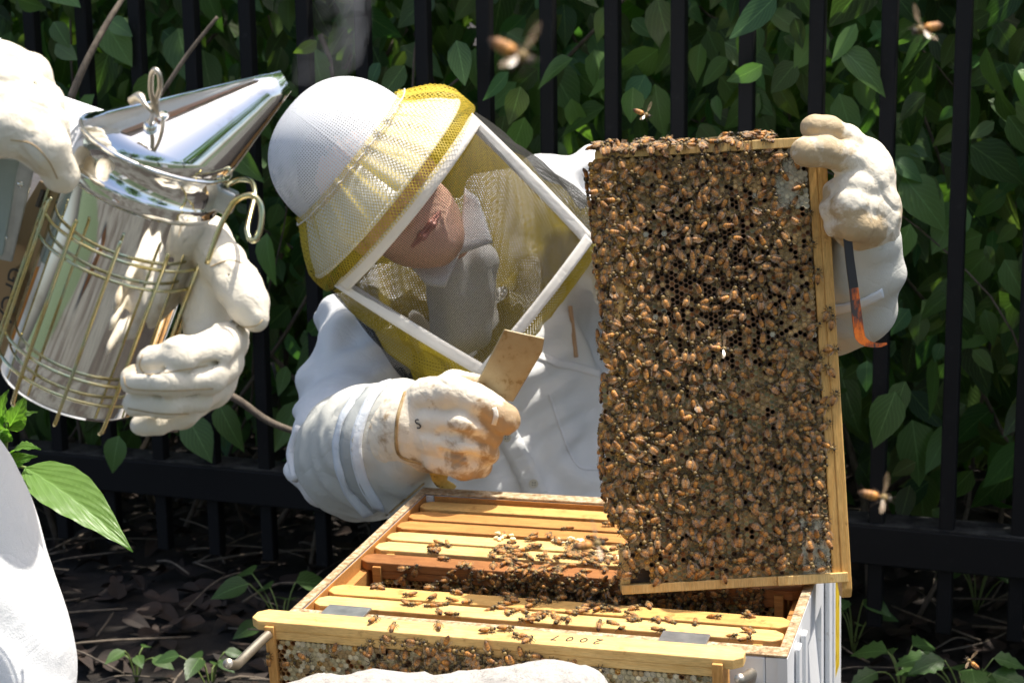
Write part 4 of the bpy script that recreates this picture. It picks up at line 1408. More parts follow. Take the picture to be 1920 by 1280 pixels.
# on the hanging frame
for q in scatter(110, lambda: np.array([np.clip(RNG.normal() * .042 - .022, -.2, .15), -.008 - .058 * RNG.random()]), .0066, 60):
    y = -.0138 if q[1] > -FTH else -.0155
    t = np.array([q[0], y, q[1]]) @ HANG_R.T + HANG_T; a = RNG.uniform(0, 6.28)
    add_bee(t, -HangW + .3 * RNG.normal() * HU + .2 * HangN, HU * math.cos(a) + HangN * math.sin(a), 1.1, None, 3, "honey bee on the face of the frame hanging outside the hive", "bees on the hanging frame's face")
for (u, w_, a) in ((-.118, .006, 1.4), (-.094, -.006, 1.7), (.0, .002, .4), (.03, -.004, 2.9), (.016, .009, .2), (.042, -.011, 1.2), (-.052, .004, 2.0)):
    t = np.array([u, w_, .0003]) @ HANG_R.T + HANG_T
    add_bee(t, HangN, HU * math.cos(a) + HangW * math.sin(a), 1.1, None, 9, "honey bee on the numbered top bar of the hanging frame", "bees on the hanging frame's top bar")
for (x_, z_, a) in ((-.222, -.036, 1.5), (-.175, -.05, 2.2), (-.165, -.07, .3), (-.142, -.052, 1.), (.11, -.02, .4), (-.199, -.04, .2)):
    t = np.array([x_, -.0165, z_]) @ HANG_R.T + HANG_T
    add_bee(t, -HangW, HU * math.cos(a) + HangN * math.sin(a), 1.1, None, 9, "honey bee on the face of the frame hanging outside the hive", "bees on the hanging frame's face")
# in flight
for (px, py, d, hx, hy, hz, sc, lab) in ((968, 112, .58, .62, .1, -.7, 1.1, "flying bee with spread wings above the white hat, largest of those in the air"),
                                      (1728, 62, .85, -.4, .5, -.6, 1.1, "flying bee hovering before the pickets above the gloved hand on the frame"),
                                      (1207, 218, 1.55, .4, .3, -.6, 1.1, "small flying bee just above the comb frame's bee-covered corner"),
                                      (1647, 936, .92, .75, .2, -.45, 1.15, "flying bee beside the held frame, before the fence's lower rail"),
                                      (1818, 1242, 1.7, -.6, .2, .5, 1.1, "small flying bee low over the jagged weeds"),
                                      (1112, 1024, .95, .9, -.1, .3, 1.15, "flying bee over the top bars beside the held frame's edge"),
                                      (1352, 657, 1.42, .8, .2, -.3, 1.1, "flying bee in front of the middle of the held comb")):
    add_bee(P(px, py, d), unit(np.array([.1, -.75, .65])), np.array([hx, hy, hz]), sc, 3, 99, lab, "bees in flight")

order = sorted(range(len(bees)), key=lambda i: -(bees[i][0] if bees[i][0] >= 8 else RNG.random()))
for i in order[:300]:
    pri, pos, R, s, var, lab, grp = bees[i]
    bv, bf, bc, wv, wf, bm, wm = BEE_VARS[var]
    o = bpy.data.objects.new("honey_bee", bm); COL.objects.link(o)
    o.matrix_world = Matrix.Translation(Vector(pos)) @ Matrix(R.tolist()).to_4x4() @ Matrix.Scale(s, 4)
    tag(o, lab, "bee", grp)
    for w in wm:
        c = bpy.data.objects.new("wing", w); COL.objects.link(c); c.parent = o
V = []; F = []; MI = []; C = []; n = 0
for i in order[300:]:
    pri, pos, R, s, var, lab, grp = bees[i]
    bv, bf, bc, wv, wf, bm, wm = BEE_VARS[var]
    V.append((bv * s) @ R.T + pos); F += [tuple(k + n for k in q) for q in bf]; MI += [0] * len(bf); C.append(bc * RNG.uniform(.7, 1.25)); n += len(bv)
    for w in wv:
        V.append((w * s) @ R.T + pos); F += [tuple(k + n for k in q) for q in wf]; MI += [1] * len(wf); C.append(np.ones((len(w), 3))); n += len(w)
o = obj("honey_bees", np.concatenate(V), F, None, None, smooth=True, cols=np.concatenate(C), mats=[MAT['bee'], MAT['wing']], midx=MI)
tag(o, "swarm of honey bees spread over the comb and frames", "bees", kind="stuff")


# ------------------------------------------------------------------ beekeeper behind the hive
keeper = thing("person", "beekeeper in white suit, netted hat and gloves, bending over the open hive", "person", (.02, 2.75, 0))


def pts(*q):
    return [P(*a) for a in q]


def folds_jacket(p):
    d = cloth_folds(p, (.3, .2, 1), .009, 9, 1.) + cloth_folds(p, (.8, 0, .5), .007, 13, 4.) + cloth_folds(p, (-.4, .2, .8), .005, 22, 9.) + .003 * vnoise(p * 34)
    return d


jk = [chain(pts((985, 1060, 2.86), (965, 900, 2.80), (935, 700, 2.79), (960, 500, 2.82)), [.17, .165, .165, .135], .05, .06),
      chain(pts((715, 620, 2.68), (930, 520, 2.80), (1090, 405, 2.78)), [.085, .12, .085], .05, .05),
      chain(pts((715, 620, 2.68), (672, 730, 2.56), (652, 850, 2.42)), [.088, .078, .072], .03, .03),
      chain(pts((652, 850, 2.42), (690, 845, 2.34)), [.072, .066], .03, .03),
      chain(pts((1090, 405, 2.78), (1330, 580, 2.42), (1560, 575, 2.06)), [.09, .068, .052], .04, .03)]
jk += [chain(pts((985, 410, 2.80), (1100, 395, 2.77)), [.085, .080], .04), chain(pts((1060, 470, 2.80), (1120, 470, 2.76)), [.10, .09], .04)]
jacket, JV, JQ = sdf_obj("jacket", jk, .0065, MAT['suit'], keeper, folds_jacket)
jb = bvh_of(JV, JQ)
tr = [chain([(.0, 2.86, .42), (-.10, 2.55, .12)], [.15, .075], .05), chain([(.06, 2.86, .42), (.18, 2.55, .12)], [.15, .075], .05),
      chain([(-.10, 2.55, .11), (-.11, 2.98, .09)], [.075, .055], .03), chain([(.18, 2.55, .11), (.19, 2.90, .09)], [.075, .055], .03)]
sdf_obj("trousers", tr, .012, MAT['suit'], keeper, lambda p: .006 * vnoise(p * 16))
for x, y in ((-.11, 3.0), (.19, 2.9)):
    sdf_obj("boot", [chain([(x, y - .02, .07), (x, y + .07, .05)], [.05, .045], .02)], .008, MAT['boot'], keeper)


def on_jacket(px, py, lift=.001):
    p, n = hit(jb, px, py)
    return (None, None) if p is None else (p + n * lift, n)


def strip(path_px, width, lift, mat, name, bvh=jb, thick=.0015, parent=keeper):
    rows = []
    for (px, py) in path_px:
        p, n = hit(bvh, px, py)
        if p is None: continue
        rows.append((p, n))
    if len(rows) < 2: return None
    g = []
    for i, (p, n) in enumerate(rows):
        t = unit(rows[min(i + 1, len(rows) - 1)][0] - rows[max(i - 1, 0)][0]); s = unit(np.cross(t, n))
        g.append([p + n * lift + s * width * k for k in (-.5, -.17, .17, .5)])
    v, f, uv = grid_vf(g)
    return obj(name, v, f, mat, parent, smooth=True, uvs=uv, solid=thick)


def lerp_px(pts_, n=14):
    q = smooth_path(np.array([(a, b_, 0) for a, b_ in pts_], float), n)
    return [(a, b_) for a, b_, _ in q]


strip(lerp_px([(925, 760), (948, 810), (985, 880), (1008, 930)], 8), .034, .0015, MAT['suit'], "button_placket")
strip(lerp_px([(1030, 740), (1050, 800), (1080, 870), (1120, 880)], 8), .004, .001, MAT['shirt'], "pocket_seam")
strip(lerp_px([(1010, 668), (1045, 680), (1090, 690), (1125, 700)], 8), .012, .002, MAT['shirt'], "pocket_flap")
for px, py in ((951, 819), (1000, 905)):
    p, n = on_jacket(px, py, .003)
    if p is not None:
        M_ = frame_from(n)
        v, f = prism_vf([(math.cos(a) * .0068, math.sin(a) * .0068) for a in np.linspace(0, 2 * math.pi, 16, endpoint=False)], -.001, .0015, (M_, p))
        bo = obj("button", v, f, MAT['button'], keeper, bevel=.0005)
        for sx in (-1, 1):
            for sy in (-1, 1):
                v, f = prism_vf([(math.cos(a) * .0009 + sx * .0018, math.sin(a) * .0009 + sy * .0018) for a in np.linspace(0, 2 * math.pi, 6, endpoint=False)], .0014, .0018, (M_, p))
                obj("thread_hole", v, f, MAT['ink'], bo)
pp = [on_jacket(1066, 575, .004)[0], on_jacket(1078, 668, .004)[0]]
if pp[0] is not None and pp[1] is not None:
    v, f = tube_vf(pp, .0036, 6); pc = obj("pencil", v, f, MAT['pencil'], None)
    tag(pc, "wooden pencil standing in the beekeeper's chest pocket", "pencil")

# gauntlet and gloved fist holding the scraper
def leather(p):
    cr = np.clip(np.sin(2 * math.pi * (p @ np.array([24., 10., 30.]) + 1.6 * vnoise(p * 26))), .5, 1) - .5
    return .0010 * vnoise(p * 60) + .0006 * vnoise(p * 160) - .003 * cr * np.clip(vnoise(p * 22 + 7) * 2, 0, 1)


fd = 2.14
fist = [ell(P(805, 800, fd + .02), np.stack([RT, DN, FW]), (.046, .055, .034), .012),
        ell(P(845, 810, fd + .005), np.stack([RT, DN, FW]), (.044, .050, .034), .012),
        chain(pts((800, 745, fd), (850, 738, fd - .028), (892, 752, fd - .038), (945, 785, fd - .03)), [.024, .0215, .0205, .0195], .006, .006),
        chain(pts((815, 790, fd - .012), (875, 795, fd - .040), (918, 815, fd - .02)), [.022, .0195, .017], .003, .006),
        chain(pts((815, 825, fd - .012), (872, 838, fd - .036), (912, 848, fd - .012)), [.021, .018, .016], .003, .006),
        chain(pts((820, 858, fd - .006), (868, 872, fd - .022), (900, 872, fd)), [.019, .0165, .015], .003, .006),
        chain(pts((795, 750, fd + .03), (850, 722, fd + .035), (893, 725, fd + .025)), [.022, .018, .016], .006, .006),
        chain(pts((775, 800, fd + .03), (750, 815, fd + .05)), [.050, .052], .012),
        cut(pts((822, 768, fd - .044), (870, 772, fd - .060), (925, 800, fd - .050)), [.004, .005, .005], .006),
        cut(pts((828, 812, fd - .042), (878, 818, fd - .060), (920, 834, fd - .040)), [.004, .0045, .004], .006),
        cut(pts((832, 846, fd - .036), (876, 857, fd - .050), (908, 862, fd - .026)), [.004, .0045, .004], .006)]
glove, GV, GQ = sdf_obj("glove", fist, .0022, MAT['glove_dirty'], keeper, leather, stain=[(P(945, 785, fd - .04), .035), (P(905, 845, fd - .03), .03), (P(880, 870, fd - .03), .03), (P(885, 725, fd), .025), (P(870, 800, fd - .06), .018)])
glove["label"] = "propolis-stained glove gripping the flat scraper"
gb = bvh_of(GV, GQ)
cuffp = [chain(pts((772, 806, 2.19), (742, 822, 2.215), (714, 840, 2.25), (678, 852, 2.32), (652, 850, 2.37)), [.055, .068, .079, .081, .073], .01, .02)]
cuff, CV, CQ = sdf_obj("gauntlet_cuff", cuffp, .0045, MAT['canvas'], glove,
                       lambda p: cloth_folds(p, P(600, 850, 2.36) - P(770, 806, 2.19), .004, 13, 2., .9) + .004 * vnoise(p * 20) + .0015 * vnoise(p * 60))
cb = bvh_of(CV, CQ)
for pa, nm in (([(724, 715), (690, 760), (668, 830), (680, 900), (712, 955)], "elastic_band"), ([(672, 735), (640, 790), (632, 850), (650, 915), (690, 965)], "elastic_band")):
    strip(lerp_px(pa, 8), .014, .001, MAT['band'], nm, cb, .002, glove)
strip(lerp_px([(700, 722), (664, 775), (649, 840), (664, 908), (702, 960)], 8), .020, .0004, MAT['grey_band'], "knit_band", cb, .001, glove)
strip(lerp_px([(760, 735), (745, 790), (748, 850), (790, 868)], 8), .004, .0012, MAT['glove_brown'], "seam", gb, .001, glove)
strip(lerp_px([(795, 905), (760, 935), (725, 965)], 6), .003, .0008, MAT['glove_brown'], "seam", cb, .001, glove)
strip(lerp_px([(926, 764), (930, 778), (926, 796)], 6), .006, .0004, MAT['binding'], "finger_tape", gb, .0008, glove)
p, n = hit(gb, 785, 795)
if p is not None:
    M_ = frame_from(n, -DN); R_ = np.array([[math.cos(.3), -math.sin(.3), 0], [math.sin(.3), math.cos(.3), 0], [0, 0, 1]])
    text_obj("S", .017, (M_ @ R_, p + n * .0012), MAT['ink'], glove, "size_mark", .0003)
# white sleeve hem turned back at the elbow
v, f = tube_vf(smooth_path(pts((560, 800, 2.36), (549, 850, 2.37), (556, 900, 2.35)), 6), [.006, .009, .006], 8)
obj("sleeve_hem", v, f, MAT['suit'], keeper, smooth=True)

# scraper (hive tool): a flat bar with a wide blade and a hooked heel
TC = P(905, 765, 2.145)
tu = unit(P(985, 628, 2.12) - P(822, 890, 2.17)); tn = unit(-FW + .25 * RT + .2 * DN); tn = unit(tn - tu * (tn @ tu)); tx = np.cross(tu, tn)
TM = np.stack([tx, tu, tn], 1)
scr = thing("hive_tool", "flat propolis-smeared scraper with a hooked heel, gripped in the stained glove", "hive tool", TC)
def tl(px, py, d=2.145):
    q = P(px, py, d) - TC
    # slide along the viewing ray onto the tool plane
    ray = P(px, py, 1.) - EYE
    t_ = ((TC - EYE) @ tn) / (ray @ tn)
    w_ = EYE + ray * t_ - TC
    return (w_ @ tx, w_ @ tu)
blade = [tl(*q) for q in ((945, 617), (1021, 634), (1016, 660), (962, 752), (925, 748), (880, 745))]
shank = [tl(*q) for q in ((962, 752), (925, 760), (842, 884), (836, 897), (808, 897), (803, 880), (880, 745))]
hook = [tl(*q) for q in ((836, 897), (833, 903), (840, 908), (853, 908), (856, 913), (846, 919), (825, 918), (812, 908), (808, 897))]
v, f = prism_vf(blade, -.0016, .0016, (TM, TC)); obj("blade", v, f, MAT['tool'], scr, bevel=.0008)
v, f = prism_vf([tl(*q) for q in ((925, 748), (880, 745), (803, 880), (842, 884))], -.0014, .0014, (TM, TC)); obj("shank", v, f, MAT['tool'], scr, bevel=.0006)
v, f = prism_vf([tl(*q) for q in ((842, 885), (838, 899), (850, 906), (856, 911), (851, 917), (834, 919), (818, 911), (810, 900), (803, 881))], -.0015, .0015, (TM, TC)); obj("hooked_heel", v, f, MAT['tool_yellow'], scr, bevel=.0006)

# other hand, on the upper corner of the held frame
hd_ = 1.79
lh = [ell(P(1622, 335, hd_ + .015), np.stack([RT, DN, FW]), (.030, .042, .036), .014),
      ell(P(1612, 400, hd_ + .01), np.stack([RT, DN, FW]), (.036, .038, .036), .014),
      chain(pts((1620, 300, hd_ + .025), (1588, 262, hd_ - .002), (1552, 241, hd_ - .022), (1527, 239, hd_ - .022)), [.021, .016, .0135, .0145], .006, .005),
      chain(pts((1625, 335, hd_ - .005), (1590, 300, hd_ - .022), (1548, 284, hd_ - .036), (1511, 285, hd_ - .036)), [.024, .0185, .0155, .0165], .006, .005),
      chain(pts((1635, 350, hd_), (1600, 350, hd_ - .022), (1570, 362, hd_ - .005)), [.020, .0195, .016], .004, .005),
      chain(pts((1635, 390, hd_), (1595, 385, hd_ - .028), (1566, 392, hd_ - .008)), [.021, .020, .017], .004, .005),
      chain(pts((1635, 425, hd_), (1600, 418, hd_ - .026), (1572, 420, hd_ - .004)), [.021, .019, .016], .004, .005),
      chain(pts((1630, 400, hd_ + .02), (1622, 462, hd_ + .04)), [.036, .034], .012)]
lh = [q if q[0] != 'chain' else chain(q[1], q[2] * .93, q[3] * .7, q[4]) for q in lh]
glove2, G2V, G2Q = sdf_obj("glove", lh, .0021, MAT['glove_used'], keeper, leather, stain=[(P(1527, 239, hd_ - .03), .034), (P(1511, 285, hd_ - .04), .032), (P(1555, 290, hd_ - .04), .026), (P(1560, 260, hd_ - .03), .024), (P(1565, 390, hd_ - .02), .026), (P(1600, 440, hd_ - .02), .03)])
glove2["label"] = "worn glove holding the upper corner of the frame"
g2b = bvh_of(G2V, G2Q)
c2 = [chain(pts((1622, 455, hd_ + .035), (1612, 500, hd_ + .06), (1590, 560, hd_ + .10), (1570, 590, hd_ + .13)), [.034, .042, .048, .044], .01, .02)]
cuff2, C2V, C2Q = sdf_obj("gauntlet_cuff", c2, .0035, MAT['canvas'], glove2, lambda p: cloth_folds(p, (.2, -.3, 1), .0022, 16, 7.) + .0015 * vnoise(p * 30))
c2b = bvh_of(C2V, C2Q)
strip(lerp_px([(1655, 548), (1610, 570), (1565, 580)], 8), .012, .001, MAT['band'], "elastic_band", c2b, .0015, glove2)
# orange J-hook tool dangling from that hand
jt = thing("hive_tool", "chipped orange J-hooked bar hanging from the gloved hand beside the frame", "hive tool", P(1600, 540, 1.79))
d_ = 1.765
line = [(1586, 418), (1592, 480), (1600, 540), (1607, 600), (1611, 628), (1617, 638), (1630, 645), (1648, 647), (1662, 644)]
wd = [.0085, .0085, .009, .010, .010, .0085, .006, .004, .002]
for nm, sl_, m in (("shank", slice(0, 3), 'dark_steel'), ("painted_blade", slice(2, 9), 'orange')):
    ln = smooth_path(np.array([P(a, b_, d_) for a, b_ in line[sl_]]), 5); w_ = np.interp(np.linspace(0, 1, len(ln)), np.linspace(0, 1, len(wd[sl_])), wd[sl_])
    T = np.gradient(ln, axis=0); L_ = []
    for q, t_, ww in zip(ln, T, w_):
        s_ = unit(np.cross(t_, FW)); L_.append([q - s_ * ww / 2 + .5 * .003 * -FW, q + s_ * ww / 2 + .5 * .003 * -FW])
    v, f, uv = grid_vf(L_); obj(nm, v, f, MAT[m], jt, smooth=False, solid=.003)

# ------------------------------------------------------------------ head, hat and veil
HC = P(660, 300, 2.42)
AX = unit(RT * -.765 + DN * -.61 + FW * -.21)          # crown direction of the tilted head
E1 = unit(-FW - AX * (-FW @ AX))                         # towards the camera
E2 = np.cross(AX, E1)                                    # sideways
hd_c = HC - AX * .074 + E1 * -.005 - E2 * .012
HR = np.stack([E2, E1, AX])                              # rows: side, front, up


def hp(s, f_, u):
    return hd_c + E2 * s + E1 * f_ + AX * u


head = [ell(hp(0, -.008, .045), HR, (.074, .094, .085), .02), ell(hp(0, .012, -.03), HR, (.064, .076, .085), .03),
        ell(hp(0, .052, -.088), HR, (.028, .026, .022), .025), chain([hp(0, .080, .02), hp(0, .102, -.022)], [.009, .0145], .012),
        ell(hp(.014, .090, -.026), HR, (.008, .010, .008), .006), ell(hp(-.014, .090, -.026), HR, (.008, .010, .008), .006),
        ell(hp(.038, .060, -.012), HR, (.022, .022, .024), .02), ell(hp(-.038, .060, -.012), HR, (.022, .022, .024), .02),
        chain([hp(.036, .070, .025), hp(0, .082, .028), hp(-.036, .070, .025)], [.009, .010, .009], .012),
        ell(hp(.075, -.008, .0), HR, (.008, .018, .030), .006), ell(hp(-.075, -.008, .0), HR, (.008, .018, .030), .006),
        chain([hp(0, -.02, -.06), hp(.0, -.05, -.10), hp(-.005, -.09, -.125)], [.05, .045, .045], .02),
        cut([hp(.026, .086, -.054), hp(0, .096, -.053), hp(-.026, .086, -.054)], [.002, .0028, .002], .004),
        cut([hp(.031, .090, .006), hp(.036, .086, .006)], [.010, .010], .01), cut([hp(-.031, .090, .006), hp(-.036, .086, .006)], [.010, .010], .01),
        cut([hp(.030, .092, -.034), hp(.040, .078, -.066)], [.003, .002], .008), cut([hp(-.030, .092, -.034), hp(-.040, .078, -.066)], [.003, .002], .008)]
hh, HV_, HQ_ = sdf_obj("head", head, .003, MAT['skin'], keeper, lambda p: .0006 * vnoise(p * 90))
for dz, r_ in ((.0020, .0022), (-.0034, .0028)):
    sdf_obj("lip", [chain([hp(.029, .077, -.054 + dz * .3), hp(.010, .0865, -.054 + dz), hp(-.010, .0865, -.054 + dz), hp(-.029, .077, -.054 + dz * .3)], [.002, r_, r_, .002], .004)], .0015, MAT['lips'], hh)
for s in (-1, 1):
    v, f = tube_vf([hp(s * .033, .064, .006), hp(s * .033, .076, .006)], [.011, .009], 12); obj("eye", v, f, MAT['eye'], hh, smooth=True)
sdf_obj("hair", [ell(hp(0, -.016, .052), HR, (.078, .092, .086), .01)], .004, MAT['hair'], hh, lambda p: .002 * vnoise(p * 120))


def ring(r, h, n=72, a0=0., a1=2 * math.pi, closed=True, wob=0, k=36):
    th = np.linspace(a0, a1, n, endpoint=not closed)
    rr = r + wob * np.sin(k * th + 3 * np.sin(5 * th))
    return HC + AX * h + rr[:, None] * (np.cos(th)[:, None] * E1 + np.sin(th)[:, None] * E2)


prof = [(.104, -.006), (.1055, .006), (.1035, .028), (.097, .052), (.086, .072), (.070, .089), (.050, .101), (.026, .108), (.004, .110)]
pf = smooth_path(np.array([(r_, h_, 0) for r_, h_ in prof]), 3)
g = np.stack([ring(r_, h_, 73, closed=False) for r_, h_, _ in pf], 1)
v, f, uv = grid_vf(g)
th = np.linspace(0, 2 * math.pi, 73)
hs = np.concatenate([[0], np.cumsum(np.linalg.norm(np.diff(pf[:, :2], axis=0), axis=1))])
uv = np.stack([np.repeat(th[:, None] * .090, len(pf), 1), np.tile(hs, (73, 1))], -1).reshape(-1, 2)
hat = obj("hat", v, f, MAT['hat_mesh'], keeper, smooth=True, uvs=uv)
bp = smooth_path(np.array([(.103, -.004, 0), (.115, -.016, 0), (.137, -.038, 0), (.152, -.060, 0)]), 4)
g = np.stack([ring(r_, h_, 73, closed=False) for r_, h_, _ in bp], 1)
v, f, uv = grid_vf(g); obj("brim", v, f, MAT['hat'], hat, smooth=True, uvs=uv, solid=.0025)
v, f = tube_vf(ring(.1525, -.061, 72), .003, 8, closed=True); obj("brim_edge", v, f, MAT['hat'], hat, smooth=True)

# veil: near half a black screen bound in white cotton, far half yellow net, a net skirt gathered over the hat
HT, HB = -.086, -.300                # where the screen starts and ends along the head's axis
def veil_r(th, h):
    """radius of the veil cylinder; sags away from the head on its lower side"""
    t = np.clip((HT - h) / (HT - HB), 0, 1.25)
    low = np.exp(-((np.mod(th + math.pi, 2 * math.pi) - math.pi - LOWTH) / .75) ** 2)
    return .157 + .004 * t + low * .050 * t ** 1.3
LOWTH = -1.95 if (E2 @ DN) < 0 else 1.95
sgn = 1 if (E2 @ DN) < 0 else -1     # +th runs towards the image's upper right when sgn > 0
TA, TD = 1.10, -1.10                 # side edges of the screen panel
def vp(th, h, dr=0.):
    r_ = veil_r(np.array(th), h) + dr
    return HC + AX * h + r_ * (math.cos(th) * E1 + math.sin(th) * E2)
def edge_T(h):
    return 1.12 - .34 * (HT - h) / (HT - HB)
def np_(s, h, dr=0., ds=0.):
    """point of the nearly flat front panel; s in -1..1 across, h along the head's axis"""
    T = edge_T(h); a_, b2 = -T, T
    pa = HC + AX * h + .157 * (math.cos(a_) * E1 + math.sin(a_) * E2); pb = HC + AX * h + .157 * (math.cos(b2) * E1 + math.sin(b2) * E2)
    th = T * s; arc = HC + AX * h + .157 * (math.cos(th) * E1 + math.sin(th) * E2)
    fl = pa * (1 - s) / 2 + pb * (1 + s) / 2
    t = (HT - h) / (HT - HB)
    k = .75 - .45 * min(1, max(0, t) * 1.6)
    n_ = unit(E1 + .35 * s * E2)
    return fl * (1 - k) + arc * k + n_ * (dr + .012 * t) + E2 * ds
hh_ = np.linspace(HT, HB, 24)
g = np.array([[np_(t, h) for h in hh_] for t in np.linspace(-1, 1, 40)])
v, f, uv = grid_vf(g)
veil = obj("veil", v, f, MAT['net_black'], keeper, smooth=True, uvs=uv)
veil["label"] = "veil with a black mesh screen bound in white cotton"
W_ = .0140
def band(fn, n, name, mat=MAT['binding']):
    g = np.array([[fn(t, s) for s in (0, .33, .67, 1)] for t in np.linspace(0, 1, n)])
    v, f, uv = grid_vf(g); return obj(name, v, f, mat, veil, smooth=True, uvs=uv, solid=.003)
cw = .003
band(lambda t, s: np_(-1 + 2 * t, HT + .006 - W_ * 1.25 * s, cw), 40, "top_binding")
band(lambda t, s: np_(-1 + 2 * t, HB - .005 + W_ * s, cw), 40, "bottom_binding")
band(lambda t, s: np_(1, HT + .006 + (HB - HT - .011) * t, cw + .0006, .004 - W_ * 1.2 * s), 20, "side_binding")
band(lambda t, s: np_(-1, HT + .006 + (HB - HT - .011) * t, cw + .0006, -.004 + W_ * 1.2 * s), 20, "side_binding")
# the rest of the veil: black side screens, yellow net behind, sagging on the lower side
def far_p(th, h, dr=0.):
    T = edge_T(h)
    r_ = veil_r(np.array([th]), h)[0] + .005 * math.sin(th * 17 + 9 * h / .1) * (.3 + (HT - h) / .2) + dr
    w = min(1, max(0, (abs(math.remainder(th, 2 * math.pi)) - T) / .25))
    r_ = .157 * (1 - w) + r_ * w
    p_ = HC + AX * h + r_ * (math.cos(th) * E1 + math.sin(th) * E2)
    t = (HT - h) / (HT - HB)
    return p_ + E1 * .012 * t * (1 - w)
hf_ = np.linspace(HT, HB, 22)
def far_grid(f0, f1, n):
    """from th = f0(h) to th = f1(h)"""
    return np.array([[far_p(f0(h) + (f1(h) - f0(h)) * t, h) for h in hf_] for t in np.linspace(0, 1, n)])
up_, lo_ = (lambda h: edge_T(h)), (lambda h: 2 * math.pi - edge_T(h))
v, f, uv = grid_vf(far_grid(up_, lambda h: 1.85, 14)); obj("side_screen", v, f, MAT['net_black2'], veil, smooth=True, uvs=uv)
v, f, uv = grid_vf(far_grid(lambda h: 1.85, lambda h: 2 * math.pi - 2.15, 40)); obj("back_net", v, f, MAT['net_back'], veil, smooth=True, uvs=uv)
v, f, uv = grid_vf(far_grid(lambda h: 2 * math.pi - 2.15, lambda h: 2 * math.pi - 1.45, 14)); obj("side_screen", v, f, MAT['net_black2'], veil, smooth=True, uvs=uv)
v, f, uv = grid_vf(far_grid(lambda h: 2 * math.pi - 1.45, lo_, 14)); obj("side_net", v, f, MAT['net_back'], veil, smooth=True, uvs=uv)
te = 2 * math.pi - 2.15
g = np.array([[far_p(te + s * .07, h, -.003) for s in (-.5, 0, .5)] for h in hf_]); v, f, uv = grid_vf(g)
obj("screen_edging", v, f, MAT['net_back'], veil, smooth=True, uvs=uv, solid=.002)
# net over the brim
nn = 181
th_all = np.linspace(0, 2 * math.pi, nn)
def over(t):
    rows = []
    for r_, h_, wob in ((.1065, .006, .0012), (.109, -.002, .0025), (.118, -.012, .0030), (.130, -.024, .0026), (.143, -.039, .0020), (.154, -.054, .0014), (.1575, -.066, .0010), (.1585, -.076, .0008), (.159, -.086, .0)):
        w = wob * math.sin(26 * t + 2.5 * math.sin(3 * t)) + wob * .8 * math.sin(57 * t + 2)
        bulge = .016 * math.exp(-((math.remainder(t - sgn * 1.9, 2 * math.pi)) / .5) ** 2) * math.exp(-((h_ + .03) / .03) ** 2)
        rows.append(HC + AX * (h_ + .0035 + .4 * w) + (r_ + .003 + w + bulge) * (math.cos(t) * E1 + math.sin(t) * E2))
    return rows
g = np.array([over(t) for t in th_all]); v, f, uv = grid_vf(g)
uv = np.stack([np.repeat(th_all[:, None] * .133, g.shape[1], 1), np.tile(uv.reshape(nn, -1, 2)[0, :, 1], (nn, 1))], -1).reshape(-1, 2)
obj("hat_net", v, f, MAT['net_yellow'], veil, smooth=True, uvs=uv)
# white cord gathering the net round the crown
cp = np.array([over(t)[1] + AX * .001 + (math.cos(t) * E1 + math.sin(t) * E2) * (.001 + .0008 * math.sin(60 * t)) for t in th_all[:-1]])
v, f = tube_vf(cp, .0009, 5, closed=True); obj("gathering_cord", v, f, MAT['binding'], veil, smooth=True)
# skirt below the screen, gathered in towards the chest
def skirt(t):
    rows = []
    thm = math.remainder(t, 2 * math.pi); T = edge_T(HB)
    base = np_(thm / T, HB, -.002) if abs(thm) < T else far_p(thm, HB)
    ctr = HC + AX * (HB - .10) - E1 * .03
    for k_, (m_, d_3) in enumerate(((0, 0), (-.02, .008), (.04, .018), (.20, .028), (.45, .038), (.68, .045))):
        p_ = base * (1 - m_) + (ctr + AX * .10) * m_ - AX * d_3
        rows.append(p_ + unit(base - ctr) * .004 * math.sin(19 * t + k_) * (k_ > 0))
    return rows
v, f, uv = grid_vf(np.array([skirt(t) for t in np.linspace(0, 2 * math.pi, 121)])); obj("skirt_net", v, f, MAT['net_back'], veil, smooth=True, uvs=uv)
# shirt collar seen through the screen
def collar_patch(q, name, bow=.008):
    a, b_, c_, d_2 = [P(*x) for x in q]
    g = np.array([[(a * (1 - s) + b_ * s) * (1 - t) + (d_2 * (1 - s) + c_ * s) * t - FW * bow * math.sin(math.pi * s) + FW * bow * .7 * math.sin(2 * math.pi * t) for s in np.linspace(0, 1, 8)] for t in np.linspace(0, 1, 8)])
    v, f, uv = grid_vf(g); obj(name, v, f, MAT['shirt'], keeper, smooth=True, solid=.002)


collar_patch([(872, 352, 2.485), (896, 372, 2.475), (924, 455, 2.455), (858, 478, 2.45)], "collar", .002)
collar_patch([(760, 488, 2.44), (862, 474, 2.45), (835, 540, 2.43), (800, 535, 2.43)], "collar", .004)
sdf_obj("shirt_front", [chain(pts((890, 492, 2.52), (870, 620, 2.55)), [.036, .036], .02), chain(pts((840, 512, 2.50), (850, 620, 2.53)), [.028, .034], .02)], .004, MAT['shirt'], keeper, lambda p: .003 * vnoise(p * 30) + cloth_folds(p, RT, .003, 30, 2))


# ------------------------------------------------------------------ smoker
ST = P(291, 281, 1.150); SBm = P(132, 722, 1.205)
SA = unit(ST - SBm); SL = np.linalg.norm(ST - SBm)
SE1 = unit(-FW - SA * (-FW @ SA)); SE2 = np.cross(SA, SE1)
smoker = thing("bee_smoker", "shiny steel bee smoker in a wire cage, tilted between two gloved hands", "smoker", SBm)


def sring(r, h, n=64, c=None, closed=True, a0=0, a1=2 * math.pi):
    th = np.linspace(a0, a1, n, endpoint=not closed)
    return SBm + SA * h + r * (np.cos(th)[:, None] * SE1 + np.sin(th)[:, None] * SE2)


